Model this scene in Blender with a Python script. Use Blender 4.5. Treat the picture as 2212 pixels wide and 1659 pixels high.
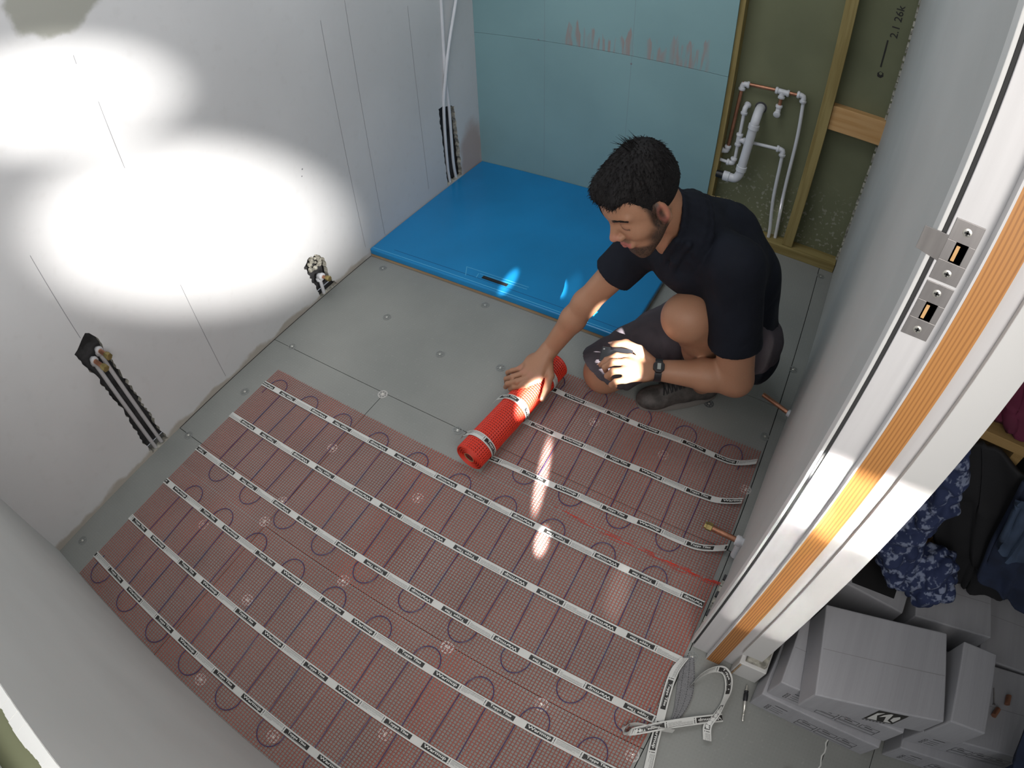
import bpy, bmesh, math, random
import numpy as np
from mathutils import Vector, Matrix, noise
from mathutils.geometry import tessellate_polygon

S = bpy.context.scene
COL = S.collection
for o in list(bpy.data.objects): bpy.data.objects.remove(o)

# ------------------------------------------------------------------ camera
cam = bpy.data.cameras.new('camera'); camo = bpy.data.objects.new('camera', cam); COL.objects.link(camo)
CAM = Vector((1.65733, 0.20341, 1.52883))
Rr = Vector((0.862602, 0.505279, -0.024718)); Rd = Vector((0.362239, -0.651038, -0.667033)); Rf = Vector((-0.35313, 0.56643, -0.744618))
M = Matrix.Identity(4)
for i, v in enumerate((Rr, -Rd, -Rf)):
    for j in range(3): M[j][i] = v[j]
M.translation = CAM
camo.matrix_world = M
cam.type = 'PANO'
cam.sensor_fit = 'HORIZONTAL'; cam.sensor_width = 36.0; cam.sensor_height = 27.0
cam.clip_start = 0.02; cam.clip_end = 100
def setcam(k, v):
    for t in (getattr(cam, 'cycles', None), cam):
        if t is not None and hasattr(t, k):
            try: setattr(t, k, v); return
            except Exception as e: print('cam', k, e)
setcam('panorama_type', 'FISHEYE_LENS_POLYNOMIAL')
setcam('fisheye_fov', math.radians(160))
SG = -1.0
for k, v in enumerate((0.0, 0.0473666, 5.50056e-06, -5.932595e-06, 6.18895e-08)):
    setcam('fisheye_polynomial_k%d' % k, SG * v)
S.camera = camo

# ------------------------------------------------------------------ view, world, light
S.view_settings.view_transform = 'Standard'; S.view_settings.look = 'None'
S.view_settings.exposure = 0.0; S.view_settings.gamma = 1.0
try: S.view_settings.use_curve_mapping = False
except Exception: pass
W = bpy.data.worlds.new('world'); S.world = W; W.use_nodes = True
bg = W.node_tree.nodes['Background']; bg.inputs[0].default_value = (0.86, 0.91, 1.0, 1); bg.inputs[1].default_value = 0.26

def area(name, loc, tgt, sx, sy, power, color=(1, 1, 1)):
    l = bpy.data.lights.new(name, 'AREA'); l.shape = 'RECTANGLE'; l.size = sx; l.size_y = sy; l.energy = power; l.color = color
    o = bpy.data.objects.new(name, l); COL.objects.link(o); o.location = loc
    o.rotation_euler = (Vector(tgt) - Vector(loc)).to_track_quat('-Z', 'Y').to_euler()
    return o
def spot(name, loc, tgt, ang, power, blend=0.5, rad=0.01, color=(1, 0.97, 0.93), sc=(1, 1), roll=0.0, square=False):
    l = bpy.data.lights.new(name, 'SPOT'); l.spot_size = math.radians(ang); l.spot_blend = blend; l.energy = power
    l.shadow_soft_size = rad; l.color = color; l.use_square = square
    o = bpy.data.objects.new(name, l); COL.objects.link(o); o.location = loc
    q = (Vector(tgt) - Vector(loc)).to_track_quat('-Z', 'Y')
    o.rotation_euler = (q.to_matrix() @ Matrix.Rotation(roll, 3, 'Z')).to_euler()
    o.scale = (sc[0], sc[1], 1)
    return o
def glint(name, loc, c, axis, hl, hw, power, blend=0.6, col=(1, 0.97, 0.93), rad=0.01):
    """spot lamp standing in for assumed reflected sunlight: elliptical beam, long axis along AXIS where it lands"""
    loc = Vector(loc); c = Vector(c); d = (c - loc); D = d.length; d.normalize(); ax_ = Vector(axis); ax_ = (ax_ - d * ax_.dot(d)); fl_ = ax_.length / Vector(axis).length; ax_.normalize()
    z = -d; y = z.cross(ax_); l = bpy.data.lights.new(name, 'SPOT'); l.spot_size = 2 * math.atan(hl * fl_ / D); l.spot_blend = blend; l.energy = power; l.color = col; l.shadow_soft_size = rad
    o = bpy.data.objects.new(name, l); COL.objects.link(o)
    o.matrix_world = Matrix.Translation(loc) @ Matrix((ax_, y, z)).transposed().to_4x4() @ Matrix.Diagonal((1, hw / (hl * fl_), 1, 1))
    return o
area('hall_fill', (2.3, -1.6, 2.1), (2.2, 1.2, 0.2), 0.9, 0.9, 5, (1.0, 0.97, 0.94))  # added fill for the hall; its window is only assumed
area('doorway_fill', (1.97, 0.05, 1.50), (0.1, 0.55, 0.75), 0.6, 1.0, 14, (1.0, 0.955, 0.91))  # added fill in the door opening, brightens the left wall
area('ledge_fill', (0.75, -0.32, 1.8), (0.9, 1.7, 0.5), 1.2, 0.9, 7, (0.96, 0.98, 1.0))  # added fill above the ledge; no window is known there
area('overhead_fill', (0.70, 1.55, 2.45), (0.8, 1.45, 0), 1.0, 1.0, 12, (0.93, 0.97, 1.0))  # added overhead fill, no roof opening is known
# spot lamps added for assumed reflected sun on the left wall
glint('assumed_sun_upper', (2.9, 0.12, 2.10), (0.0, 0.775, 1.165), (0, 0.46, -0.19), 0.45, 0.20, 620, 1.0)
glint('assumed_sun_lower', (2.9, 0.12, 2.10), (0.0, 1.035, 0.575), (0, 0.79, -0.52), 0.80, 0.35, 1100, 1.0)
# assumed low sun on the door lining, added as narrow area lamps
def beam(name, c, d, w, hgt, E, dist=1.9, spread=1.6, roll=0.0):
    """added rectangular area lamp, near-parallel, in place of an assumed sunbeam"""
    c = Vector(c); d = Vector(d).normalized(); l = bpy.data.lights.new(name, 'AREA'); l.shape = 'RECTANGLE'; l.size = w; l.size_y = hgt; l.spread = math.radians(spread); l.energy = E * w * hgt; l.color = (1, 0.965, 0.91)
    o = bpy.data.objects.new(name, l); COL.objects.link(o); z = -d; x = Vector((0, 0, 1)).cross(z).normalized(); y = z.cross(x)
    o.matrix_world = Matrix.Translation(c - d * dist) @ Matrix((x, y, z)).transposed().to_4x4() @ Matrix.Rotation(roll, 4, 'Z')
beam('assumed_sun_lining', (1.895, 0.80, 0.785), (-0.12, 0.95, -0.32), 0.20, 0.165, 13.0)
beam('assumed_sun_lining_low', (1.895, 0.80, 0.475), (-0.12, 0.95, -0.32), 0.20, 0.40, 2.0, roll=0.12)
# spot lamps added for assumed sun slits on the roll, mats, hand and tray
SL = (3.3, -1.2, 2.5)
glint('assumed_sun_roll', SL, (1.052, 1.275, 0.088), (0.06, -0.30, 0.0), 0.11, 0.034, 16000, 0.8)
glint('assumed_sun_mat', SL, (1.20, 1.09, 0.0), (0.10, -0.30, 0), 0.17, 0.015, 9000, 0.9)
glint('assumed_sun_mat_low', SL, (1.305, 0.895, 0.0), (0.06, -0.30, 0), 0.055, 0.016, 10000, 0.8)
glint('assumed_sun_hand', SL, (1.322, 1.348, 0.315), (0.10, -0.05, 0.05), 0.094, 0.066, 8000, 0.25)
glint('assumed_sun_arm', SL, (1.178, 1.475, 0.355), (0.10, 0.05, 0.2), 0.045, 0.016, 6000, 0.8)
glint('assumed_sun_shorts', SL, (1.236, 1.555, 0.215), (0.05, 0.1, 0.0), 0.034, 0.024, 16000, 0.1)
glint('assumed_sun_tray', SL, (0.665, 1.80, 0.04), (0.03, -0.30, 0), 0.105, 0.020, 5000, 0.8)
glint('assumed_sun_tray_far', SL, (0.90, 1.90, 0.04), (0.03, -0.30, 0), 0.11, 0.03, 420, 0.9)
glint('assumed_haze_mat', SL, (1.56, 0.86, 0.0), (0.05, -0.30, 0), 0.12, 0.035, 300, 1.0)
glint('assumed_haze_board', (2.9, 0.35, 2.15), (0.33, 2.64, 0.69), (0.3, 0, -0.6), 0.11, 0.05, 110, 1.0)  # faint added lamp for assumed sun on the turquoise board

# ------------------------------------------------------------------ materials
def newmat(name):
    m = bpy.data.materials.new(name); m.use_nodes = True
    return m, m.node_tree, m.node_tree.nodes['Principled BSDF']
def mat(name, col, rough=0.6, metal=0.0, ns=None, na=0.0, bump=0.0, bs=None, spec=0.5, col2=None, stretch=None, sss=0.0, alpha=1.0, nd=3.0):
    m, nt, b = newmat(name)
    b.inputs['Base Color'].default_value = (*col, 1); b.inputs['Roughness'].default_value = rough
    b.inputs['Metallic'].default_value = metal; b.inputs['Specular IOR Level'].default_value = spec
    if sss: b.inputs['Subsurface Weight'].default_value = sss; b.inputs['Subsurface Radius'].default_value = (0.01, 0.004, 0.002); b.inputs['Subsurface Scale'].default_value = 1.0
    if alpha < 1: b.inputs['Alpha'].default_value = alpha
    if ns or bump:
        tc = nt.nodes.new('ShaderNodeTexCoord'); mp = nt.nodes.new('ShaderNodeMapping')
        nt.links.new(tc.outputs['Object'], mp.inputs[0])
        if stretch: mp.inputs['Scale'].default_value = stretch
    if ns:
        n = nt.nodes.new('ShaderNodeTexNoise'); n.inputs['Scale'].default_value = ns; n.inputs['Detail'].default_value = nd
        nt.links.new(mp.outputs[0], n.inputs['Vector'])
        mx = nt.nodes.new('ShaderNodeMix'); mx.data_type = 'RGBA'
        c2 = col2 if col2 else tuple(c * (1 - na) for c in col)
        mx.inputs[6].default_value = (*col, 1); mx.inputs[7].default_value = (*c2, 1)
        mr = nt.nodes.new('ShaderNodeMapRange'); mr.inputs[1].default_value = 0.35; mr.inputs[2].default_value = 0.65
        nt.links.new(n.outputs[0], mr.inputs[0]); nt.links.new(mr.outputs[0], mx.inputs[0])
        nt.links.new(mx.outputs[2], b.inputs['Base Color'])
    if bump:
        n2 = nt.nodes.new('ShaderNodeTexNoise'); n2.inputs['Scale'].default_value = bs or 80; n2.inputs['Detail'].default_value = 4
        nt.links.new(mp.outputs[0], n2.inputs['Vector'])
        bp = nt.nodes.new('ShaderNodeBump'); bp.inputs['Strength'].default_value = bump; bp.inputs['Distance'].default_value = 0.002
        nt.links.new(n2.outputs[0], bp.inputs['Height']); nt.links.new(bp.outputs[0], b.inputs['Normal'])
    return m
class NB:
    """tiny node maths helper working on world position"""
    def __init__(s, m):
        s.nt = m.node_tree; s.g = s.nt.nodes.new('ShaderNodeNewGeometry'); s.sep = s.nt.nodes.new('ShaderNodeSeparateXYZ')
        s.nt.links.new(s.g.outputs['Position'], s.sep.inputs[0]); s.x, s.y, s.z = s.sep.outputs
    def m(s, op, a, b=None, c=None):
        n = s.nt.nodes.new('ShaderNodeMath'); n.operation = op
        for i, v in enumerate((a, b, c)):
            if v is None: continue
            if isinstance(v, (int, float)): n.inputs[i].default_value = v
            else: s.nt.links.new(v, n.inputs[i])
        return n.outputs[0]
    def noise(s, scale, detail=3, vec=(1, 1, 1), rough=0.5):
        mp = s.nt.nodes.new('ShaderNodeMapping'); mp.inputs['Scale'].default_value = vec
        s.nt.links.new(s.g.outputs['Position'], mp.inputs[0])
        n = s.nt.nodes.new('ShaderNodeTexNoise'); n.inputs['Scale'].default_value = scale; n.inputs['Detail'].default_value = detail
        n.inputs['Roughness'].default_value = rough
        s.nt.links.new(mp.outputs[0], n.inputs['Vector']); return n.outputs[0]
    def ss(s, v, lo, hi):
        n = s.nt.nodes.new('ShaderNodeMapRange'); n.interpolation_type = 'SMOOTHSTEP'
        n.inputs[1].default_value = lo; n.inputs[2].default_value = hi
        s.nt.links.new(v, n.inputs[0]); return n.outputs[0]
    def mix(s, fac, a, b):
        n = s.nt.nodes.new('ShaderNodeMix'); n.data_type = 'RGBA'
        if isinstance(fac, (int, float)): n.inputs[0].default_value = fac
        else: s.nt.links.new(fac, n.inputs[0])
        for i, v in ((6, a), (7, b)):
            if isinstance(v, tuple): n.inputs[i].default_value = (*v, 1)
            else: s.nt.links.new(v, n.inputs[i])
        return n.outputs[2]
    def ell(s, u, v, cu, cv, ru, rv, amt=0.6, sc=12, edge=0.25, det=5):
        a = s.m('DIVIDE', s.m('SUBTRACT', u, cu), ru); b = s.m('DIVIDE', s.m('SUBTRACT', v, cv), rv)
        d = s.m('SQRT', s.m('ADD', s.m('MULTIPLY', a, a), s.m('MULTIPLY', b, b)))
        d = s.m('ADD', d, s.m('MULTIPLY', s.m('SUBTRACT', s.noise(sc, det), 0.5), amt * 2))
        return s.m('SUBTRACT', 1.0, s.ss(d, 1 - edge, 1 + edge))

MT = {}
# skimmed plaster
m, nt, b = newmat('white_plaster'); k = NB(m)
c = k.mix(k.ss(k.noise(1.7, 4), 0.35, 0.7), (0.63, 0.63, 0.635), (0.58, 0.58, 0.585))
c = k.mix(k.m('MULTIPLY', k.ss(k.noise(24, 5), 0.55, 0.75), 0.10), c, (0.40, 0.38, 0.36))
c = k.mix(k.ell(k.y, k.z, 0.83, 1.42, 0.13, 0.095, 0.35, 14, 0.12), c, (0.36, 0.36, 0.32))
c = k.mix(k.ell(k.y, k.z, 2.56, 0.12, 0.10, 0.17, 0.4, 9, 0.3), c, (0.47, 0.38, 0.35))
base = k.m('SUBTRACT', 1.0, k.ss(k.m('ADD', k.z, k.m('MULTIPLY', k.m('SUBTRACT', k.noise(7, 5), 0.5), 0.10)), 0.012, 0.03))
on = k.m('SUBTRACT', 1.0, k.ss(k.y, 1.65, 1.75))
c = k.mix(k.m('MULTIPLY', k.m('MULTIPLY', base, on), 0.75), c, (0.36, 0.31, 0.25))
nt.links.new(c, b.inputs['Base Color']); b.inputs['Roughness'].default_value = 0.75; b.inputs['Specular IOR Level'].default_value = 0.25
bp = nt.nodes.new('ShaderNodeBump'); bp.inputs['Strength'].default_value = 0.25; bp.inputs['Distance'].default_value = 0.002
nt.links.new(k.noise(30, 4), bp.inputs['Height']); nt.links.new(bp.outputs[0], b.inputs['Normal']); MT['plaster'] = m
# turquoise moisture board with trowel smears above the joint
m, nt, b = newmat('turquoise_board'); k = NB(m)
c = k.mix(k.ss(k.noise(2.2, 4), 0.3, 0.7), (0.228, 0.375, 0.392), (0.203, 0.338, 0.356))
up = k.m('MULTIPLY', k.ss(k.z, 0.738, 0.745), k.m('SUBTRACT', 1.0, k.ss(k.m('SUBTRACT', k.z, k.m('MULTIPLY', k.noise(32, 2, (1, 1, 0.03)), 0.26)), 0.685, 0.70)))
cl = k.ss(k.noise(5.5, 1, (1, 0, 0)), 0.41, 0.50)
xr = k.m('MULTIPLY', k.ss(k.x, 0.36, 0.42), k.m('SUBTRACT', 1, k.ss(k.x, 1.12, 1.16)))
st = k.ss(k.noise(70, 3, (1, 1, 0.08)), 0.40, 0.60)
f = k.m('MULTIPLY', k.m('MULTIPLY', up, cl), k.m('MULTIPLY', xr, k.m('MULTIPLY', st, 0.95)))
c = k.mix(f, c, (0.30, 0.25, 0.235))
nt.links.new(c, b.inputs['Base Color']); b.inputs['Roughness'].default_value = 0.55; b.inputs['Specular IOR Level'].default_value = 0.3; MT['turq'] = m
# olive-green board (plaster splashes low down)
m, nt, b = newmat('olive_board'); k = NB(m)
c = k.mix(k.ss(k.noise(3, 4), 0.3, 0.7), (0.19, 0.20, 0.12), (0.15, 0.16, 0.095))
sp = k.m('MULTIPLY', k.ss(k.noise(62, 2), 0.58, 0.66), k.m('SUBTRACT', 1, k.ss(k.z, 0.18, 0.42)))
c = k.mix(k.m('MULTIPLY', sp, 0.5), c, (0.42, 0.42, 0.36))
nt.links.new(c, b.inputs['Base Color']); b.inputs['Roughness'].default_value = 0.8; b.inputs['Specular IOR Level'].default_value = 0.2; MT['olive'] = m
# cement backer board, faint weave
m, nt, b = newmat('grey_backer_board'); k = NB(m)
wv = k.m('ADD', k.m('SINE', k.m('MULTIPLY', k.x, 620)), k.m('SINE', k.m('MULTIPLY', k.y, 620)))
c = k.mix(k.ss(k.noise(2.6, 5), 0.3, 0.7), (0.270, 0.275, 0.258), (0.228, 0.235, 0.222))
c = k.mix(k.m('MULTIPLY', k.ss(k.noise(90, 2), 0.62, 0.72), 0.35), c, (0.32, 0.32, 0.30))
c = k.mix(k.m('MULTIPLY', k.ss(wv, 0.2, 1.6), 0.07), c, (0.13, 0.13, 0.12))
nt.links.new(c, b.inputs['Base Color']); b.inputs['Roughness'].default_value = 0.55; b.inputs['Specular IOR Level'].default_value = 0.35
bp = nt.nodes.new('ShaderNodeBump'); bp.inputs['Strength'].default_value = 0.1; bp.inputs['Distance'].default_value = 0.0004
nt.links.new(wv, bp.inputs['Height']); nt.links.new(bp.outputs[0], b.inputs['Normal']); MT['board'] = m
# polo and shorts cloth
def wood(name, c1, c2, axis, sc=60, rough=0.6):
    m, nt, b = newmat(name); k = NB(m); v = [1, 1, 1]; v[axis] = 0.06
    c = k.mix(k.ss(k.noise(sc, 3, tuple(v)), 0.35, 0.68), c1, c2)
    kn = k.ss(k.noise(9, 1, tuple(0.5 if i == axis else 1 for i in range(3))), 0.70, 0.76)
    c = k.mix(k.m('MULTIPLY', kn, 0.7), c, tuple(x * 0.3 for x in c1))
    nt.links.new(c, b.inputs['Base Color']); b.inputs['Roughness'].default_value = rough; b.inputs['Specular IOR Level'].default_value = 0.25
    return m
MT['stud'] = wood('treated_timber', (0.33, 0.26, 0.105), (0.24, 0.18, 0.065), 2)
MT['studx'] = wood('treated_timber_flat', (0.33, 0.26, 0.105), (0.24, 0.18, 0.065), 0)
MT['pinex'] = wood('pale_pine', (0.60, 0.36, 0.16), (0.52, 0.29, 0.11), 0)
MT['fir'] = None
m, nt, b = newmat('varnished_fir'); k = NB(m)
sx = k.m('ADD', k.m('MULTIPLY', k.x, 1150), k.m('MULTIPLY', k.noise(11, 3, (1, 1, 0.12)), 26))
c = k.mix(k.ss(k.m('SINE', sx), -0.2, 0.9), (0.46, 0.205, 0.058), (0.26, 0.098, 0.026))
c = k.mix(k.m('MULTIPLY', k.ss(k.noise(4, 3, (1, 1, 0.2)), 0.4, 0.7), 0.35), c, (0.52, 0.25, 0.08))
nt.links.new(c, b.inputs['Base Color']); b.inputs['Roughness'].default_value = 0.5; MT['fir'] = m
MT['paint'] = mat('white_gloss_paint', (0.60, 0.59, 0.59), 0.42, ns=90, na=0.05, stretch=(1, 1, 0.05), bump=0.12, bs=60)
MT['mdf'] = mat('white_primed_board', (0.62, 0.615, 0.60), 0.55, ns=6, na=0.03)
MT['wallr'] = mat('white_wall_paint', (0.45, 0.455, 0.445), 0.75, ns=3, na=0.08, bump=0.2, bs=20, spec=0.2)
MT['wallf'] = mat('white_front_paint', (0.60, 0.60, 0.58), 0.7, ns=3, na=0.07, bump=0.15, bs=20, spec=0.2)
MT['chip'] = mat('broken_plaster', (0.50, 0.48, 0.41), 0.9, ns=60, na=0.6, bump=0.8, bs=90)
MT['void'] = mat('dark_void', (0.018, 0.018, 0.019), 0.95, ns=40, na=0.5, bump=0.5, bs=60)
MT['foil'] = mat('foil_backed_insulation', (0.07, 0.07, 0.075), 0.8, ns=30, na=0.6)
MT['pencil'] = mat('pencil_line', (0.20, 0.20, 0.22), 0.9)
MT['gap'] = mat('board_gap', (0.035, 0.035, 0.035), 0.95)
MT['plastic'] = mat('white_pipe_plastic', (0.66, 0.67, 0.70), 0.35, ns=20, na=0.06)
MT['plasticd'] = mat('greyish_pipe_plastic', (0.50, 0.49, 0.50), 0.4, ns=20, na=0.1)
MT['copper'] = mat('copper', (0.55, 0.26, 0.16), 0.42, metal=0.8, ns=30, na=0.3)
MT['brass'] = mat('brass', (0.42, 0.33, 0.13), 0.45, metal=0.7, ns=60, na=0.4)
MT['blackpipe'] = mat('black_plastic', (0.012, 0.012, 0.013), 0.4)
MT['steel'] = mat('brushed_steel', (0.34, 0.32, 0.31), 0.34, metal=0.55, ns=90, na=0.2, stretch=(1, 1, 0.1))
MT['screw'] = mat('zinc_screw', (0.70, 0.68, 0.62), 0.3, metal=0.8)
MT['discg'] = mat('galvanised_disc', (0.27, 0.28, 0.27), 0.4, metal=0.3)
MT['discw'] = mat('pale_disc', (0.52, 0.50, 0.48), 0.4, metal=0.2)
MT['discd'] = mat('dark_disc', (0.10, 0.105, 0.11), 0.5)
MT['film'] = mat('blue_protective_film', (0.009, 0.225, 0.51), 0.30, ns=2.5, na=0.16, bump=0.15, bs=5, spec=0.5, nd=5)
MT['filml'] = mat('blue_film_edge', (0.10, 0.42, 0.68), 0.3)
MT['filmd'] = mat('blue_film_seam', (0.008, 0.09, 0.24), 0.5)
MT['ply'] = wood('tray_edge_board', (0.42, 0.30, 0.18), (0.28, 0.19, 0.11), 0)
MT['net'] = mat('red_net', (0.40, 0.115, 0.085), 0.6, ns=5, na=0.25)
MT['netroll'] = mat('bright_red_net', (0.62, 0.035, 0.015), 0.5)
MT['netrolld'] = mat('red_net_layers', (0.20, 0.012, 0.008), 0.6, ns=120, na=0.6)
MT['cable'] = mat('violet_heating_cable', (0.055, 0.035, 0.12), 0.4)
MT['tape'] = mat('white_tape', (0.60, 0.60, 0.57), 0.5, ns=30, na=0.05)
MT['ink'] = mat('black_print', (0.018, 0.016, 0.014), 0.5)
MT['inkg'] = mat('grey_small_print', (0.30, 0.30, 0.29), 0.6)
MT['inkw'] = mat('white_print', (0.68, 0.68, 0.65), 0.5)
MT['card'] = mat('cardboard_core', (0.30, 0.24, 0.12), 0.9)
MT['carton'] = mat('white_carton', (0.37, 0.37, 0.39), 0.7, ns=4, na=0.08, bump=0.4, bs=14, stretch=(9, 0.3, 1), spec=0.2)
MT['cartond'] = mat('carton_tape_line', (0.26, 0.26, 0.26), 0.8)
MT['greystrip'] = mat('grey_webbing', (0.20, 0.20, 0.205), 0.6, ns=300, na=0.35)
MT['black'] = mat('matt_black', (0.010, 0.010, 0.011), 0.7)
MT['strap'] = mat('black_rubber', (0.012, 0.012, 0.014), 0.45)
MT['lcd'] = mat('watch_face_grey', (0.28, 0.30, 0.28), 0.25)
MT['glass'] = mat('black_phone_glass', (0.008, 0.008, 0.010), 0.18)
MT['shirt'] = mat('navy_black_cotton', (0.0085, 0.0105, 0.0175), 0.85, ns=7, na=0.35, bump=0.35, bs=60, spec=0.2)
MT['shorts'] = mat('charcoal_work_cloth', (0.080, 0.068, 0.078), 0.85, ns=9, na=0.25, bump=0.3, bs=120, spec=0.2)
MT['shoe'] = mat('dark_grey_shoe', (0.08, 0.070, 0.064), 0.65, ns=40, na=0.5, bump=0.4, bs=200)
MT['sole'] = mat('grey_shoe_sole', (0.20, 0.185, 0.17), 0.7)
MT['hair'] = mat('near_black_hair', (0.0085, 0.0072, 0.0075), 0.65, ns=160, na=0.5, bump=0.3, bs=190, spec=0.2)
MT['gold'] = mat('gold_thread', (0.35, 0.27, 0.12), 0.6)
MT['denim'] = mat('blue_denim', (0.014, 0.024, 0.058), 0.85, ns=18, na=0.4, bump=0.3, bs=200)
MT['denimf'] = mat('faded_denim', (0.035, 0.058, 0.105), 0.85, ns=18, na=0.3, bump=0.3, bs=200)
MT['trouser'] = mat('black_trouser_cloth', (0.009, 0.009, 0.011), 0.85, ns=12, na=0.3)
MT['berry'] = mat('berry_red_cloth', (0.13, 0.010, 0.042), 0.85, ns=8, na=0.4)
MT['whitecloth'] = mat('white_cloth', (0.52, 0.55, 0.62), 0.85, ns=8, na=0.15)
MT['shelf'] = wood('pine_shelf', (0.34, 0.22, 0.09), (0.28, 0.18, 0.07), 0)
m, nt, b = newmat('patterned_scarf_cloth'); k = NB(m)
n1 = k.noise(42, 2.5, (1, 1, 1), 0.7); c = k.mix(k.ss(n1, 0.50, 0.60), (0.014, 0.024, 0.075), (0.17, 0.20, 0.29))
nt.links.new(c, b.inputs['Base Color']); b.inputs['Roughness'].default_value = 0.85; MT['scarf'] = m
# skin: tint comes from the colour attribute (lips, beard stubble, ear and knuckle reds)
m, nt, b = newmat('skin'); a = nt.nodes.new('ShaderNodeVertexColor'); a.layer_name = 'tint'
nt.links.new(a.outputs[0], b.inputs['Base Color']); b.inputs['Roughness'].default_value = 0.5; b.inputs['Specular IOR Level'].default_value = 0.35
b.inputs['Subsurface Weight'].default_value = 0.12; b.inputs['Subsurface Radius'].default_value = (0.012, 0.004, 0.002); b.inputs['Subsurface Scale'].default_value = 0.6
MT['skin'] = m

# ------------------------------------------------------------------ object helpers
def tag(o, label=None, cat=None, group=None, kind=None):
    for k_, v_ in (('label', label), ('category', cat), ('group', group), ('kind', kind)):
        if v_: o[k_] = v_
    return o
def thing(name, loc, label, cat, group=None):
    o = bpy.data.objects.new(name, None); COL.objects.link(o); o.location = loc; o.empty_display_size = 0.05
    return tag(o, label, cat, group)
def wloc(o):
    v = Vector((0, 0, 0))
    while o is not None: v += o.location; o = o.parent
    return v
class MB:
    def __init__(s): s.v = []; s.f = []; s.m = []; s.mats = []
    def mi(s, m):
        if m not in s.mats: s.mats.append(m)
        return s.mats.index(m)
    def add(s, vs, fs, m):
        n = len(s.v); s.v += [tuple(v) for v in vs]; s.f += [tuple(n + i for i in f) for f in fs]; s.m += [s.mi(m)] * len(fs)
    def box(s, lo, hi, m, rot=None, c=None):
        x0, y0, z0 = lo; x1, y1, z1 = hi
        vs = [Vector(p) for p in ((x0, y0, z0), (x1, y0, z0), (x1, y1, z0), (x0, y1, z0), (x0, y0, z1), (x1, y0, z1), (x1, y1, z1), (x0, y1, z1))]
        if rot is not None:
            c = Vector(c) if c else Vector(((x0 + x1) / 2, (y0 + y1) / 2, (z0 + z1) / 2))
            vs = [rot @ (p - c) + c for p in vs]
        s.add(vs, [(0, 3, 2, 1), (4, 5, 6, 7), (0, 1, 5, 4), (1, 2, 6, 5), (2, 3, 7, 6), (3, 0, 4, 7)], m)
    def hexa(s, b4, t4, m):
        s.add(list(b4) + list(t4), [(0, 3, 2, 1), (4, 5, 6, 7), (0, 1, 5, 4), (1, 2, 6, 5), (2, 3, 7, 6), (3, 0, 4, 7)], m)
    def tube(s, pts, r, m, n=12, cap=True):
        pts = [Vector(p) for p in pts]; rs = r if isinstance(r, (list, tuple)) else [r] * len(pts)
        up = None; rings = []
        for i, p in enumerate(pts):
            t = (pts[min(i + 1, len(pts) - 1)] - pts[max(i - 1, 0)])
            if t.length < 1e-9: t = Vector((0, 0, 1))
            t.normalize()
            if up is None: up = t.orthogonal().normalized()
            else: up = (up - t * up.dot(t)); up = up.normalized() if up.length > 1e-6 else t.orthogonal().normalized()
            sd = t.cross(up)
            rings.append([p + (up * math.cos(2 * math.pi * k_ / n) + sd * math.sin(2 * math.pi * k_ / n)) * rs[i] for k_ in range(n)])
        vs = [v for r_ in rings for v in r_]; fs = []
        for i in range(len(rings) - 1):
            for k_ in range(n):
                a = i * n + k_; b_ = i * n + (k_ + 1) % n; fs.append((a, b_, b_ + n, a + n))
        if cap:
            fs.append(tuple(reversed(range(n)))); fs.append(tuple((len(rings) - 1) * n + k_ for k_ in range(n)))
        s.add(vs, fs, m)
    def lathe(s, p0, ax, prof, m, n=16):
        p0 = Vector(p0); ax = Vector(ax).normalized(); u = ax.orthogonal().normalized(); w = ax.cross(u)
        vs = []; fs = []
        for (h, r) in prof:
            for k_ in range(n):
                a = 2 * math.pi * k_ / n; vs.append(p0 + ax * h + (u * math.cos(a) + w * math.sin(a)) * r)
        for i in range(len(prof) - 1):
            for k_ in range(n):
                a = i * n + k_; b_ = i * n + (k_ + 1) % n; fs.append((a, b_, b_ + n, a + n))
        fs.append(tuple(reversed(range(n)))); fs.append(tuple((len(prof) - 1) * n + k_ for k_ in range(n)))
        s.add(vs, fs, m)
    def build(s, name, parent=None, smooth=False, bevel=0.0, label=None):
        o0 = wloc(parent) if parent is not None else Vector((0, 0, 0))
        me = bpy.data.meshes.new(name)
        me.from_pydata([tuple(Vector(v) - o0) for v in s.v], [], s.f)
        for m_ in s.mats: me.materials.append(MT[m_] if isinstance(m_, str) else m_)
        me.polygons.foreach_set('material_index', s.m)
        if smooth: me.polygons.foreach_set('use_smooth', [True] * len(s.f))
        me.update()
        o = bpy.data.objects.new(name, me); COL.objects.link(o)
        if parent is not None: o.parent = parent
        if bevel:
            md = o.modifiers.new('bevel', 'BEVEL'); md.width = bevel; md.segments = 2; md.limit_method = 'ANGLE'
        if smooth:
            try: me.set_sharp_from_angle(angle=math.radians(50))
            except Exception: pass
        if label: o['label'] = label
        return o
def smooth_path(pts, n=8):
    pts = [Vector(p) for p in pts]; out = []
    P = [pts[0] * 2 - pts[1]] + pts + [pts[-1] * 2 - pts[-2]]
    for i in range(1, len(P) - 2):
        for k_ in range(n):
            t = k_ / n; a, b_, c_, d = P[i - 1], P[i], P[i + 1], P[i + 2]
            out.append(0.5 * ((2 * b_) + (c_ - a) * t + (2 * a - 5 * b_ + 4 * c_ - d) * t * t + (3 * b_ - a - 3 * c_ + d) * t ** 3))
    out.append(pts[-1]); return out
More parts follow.
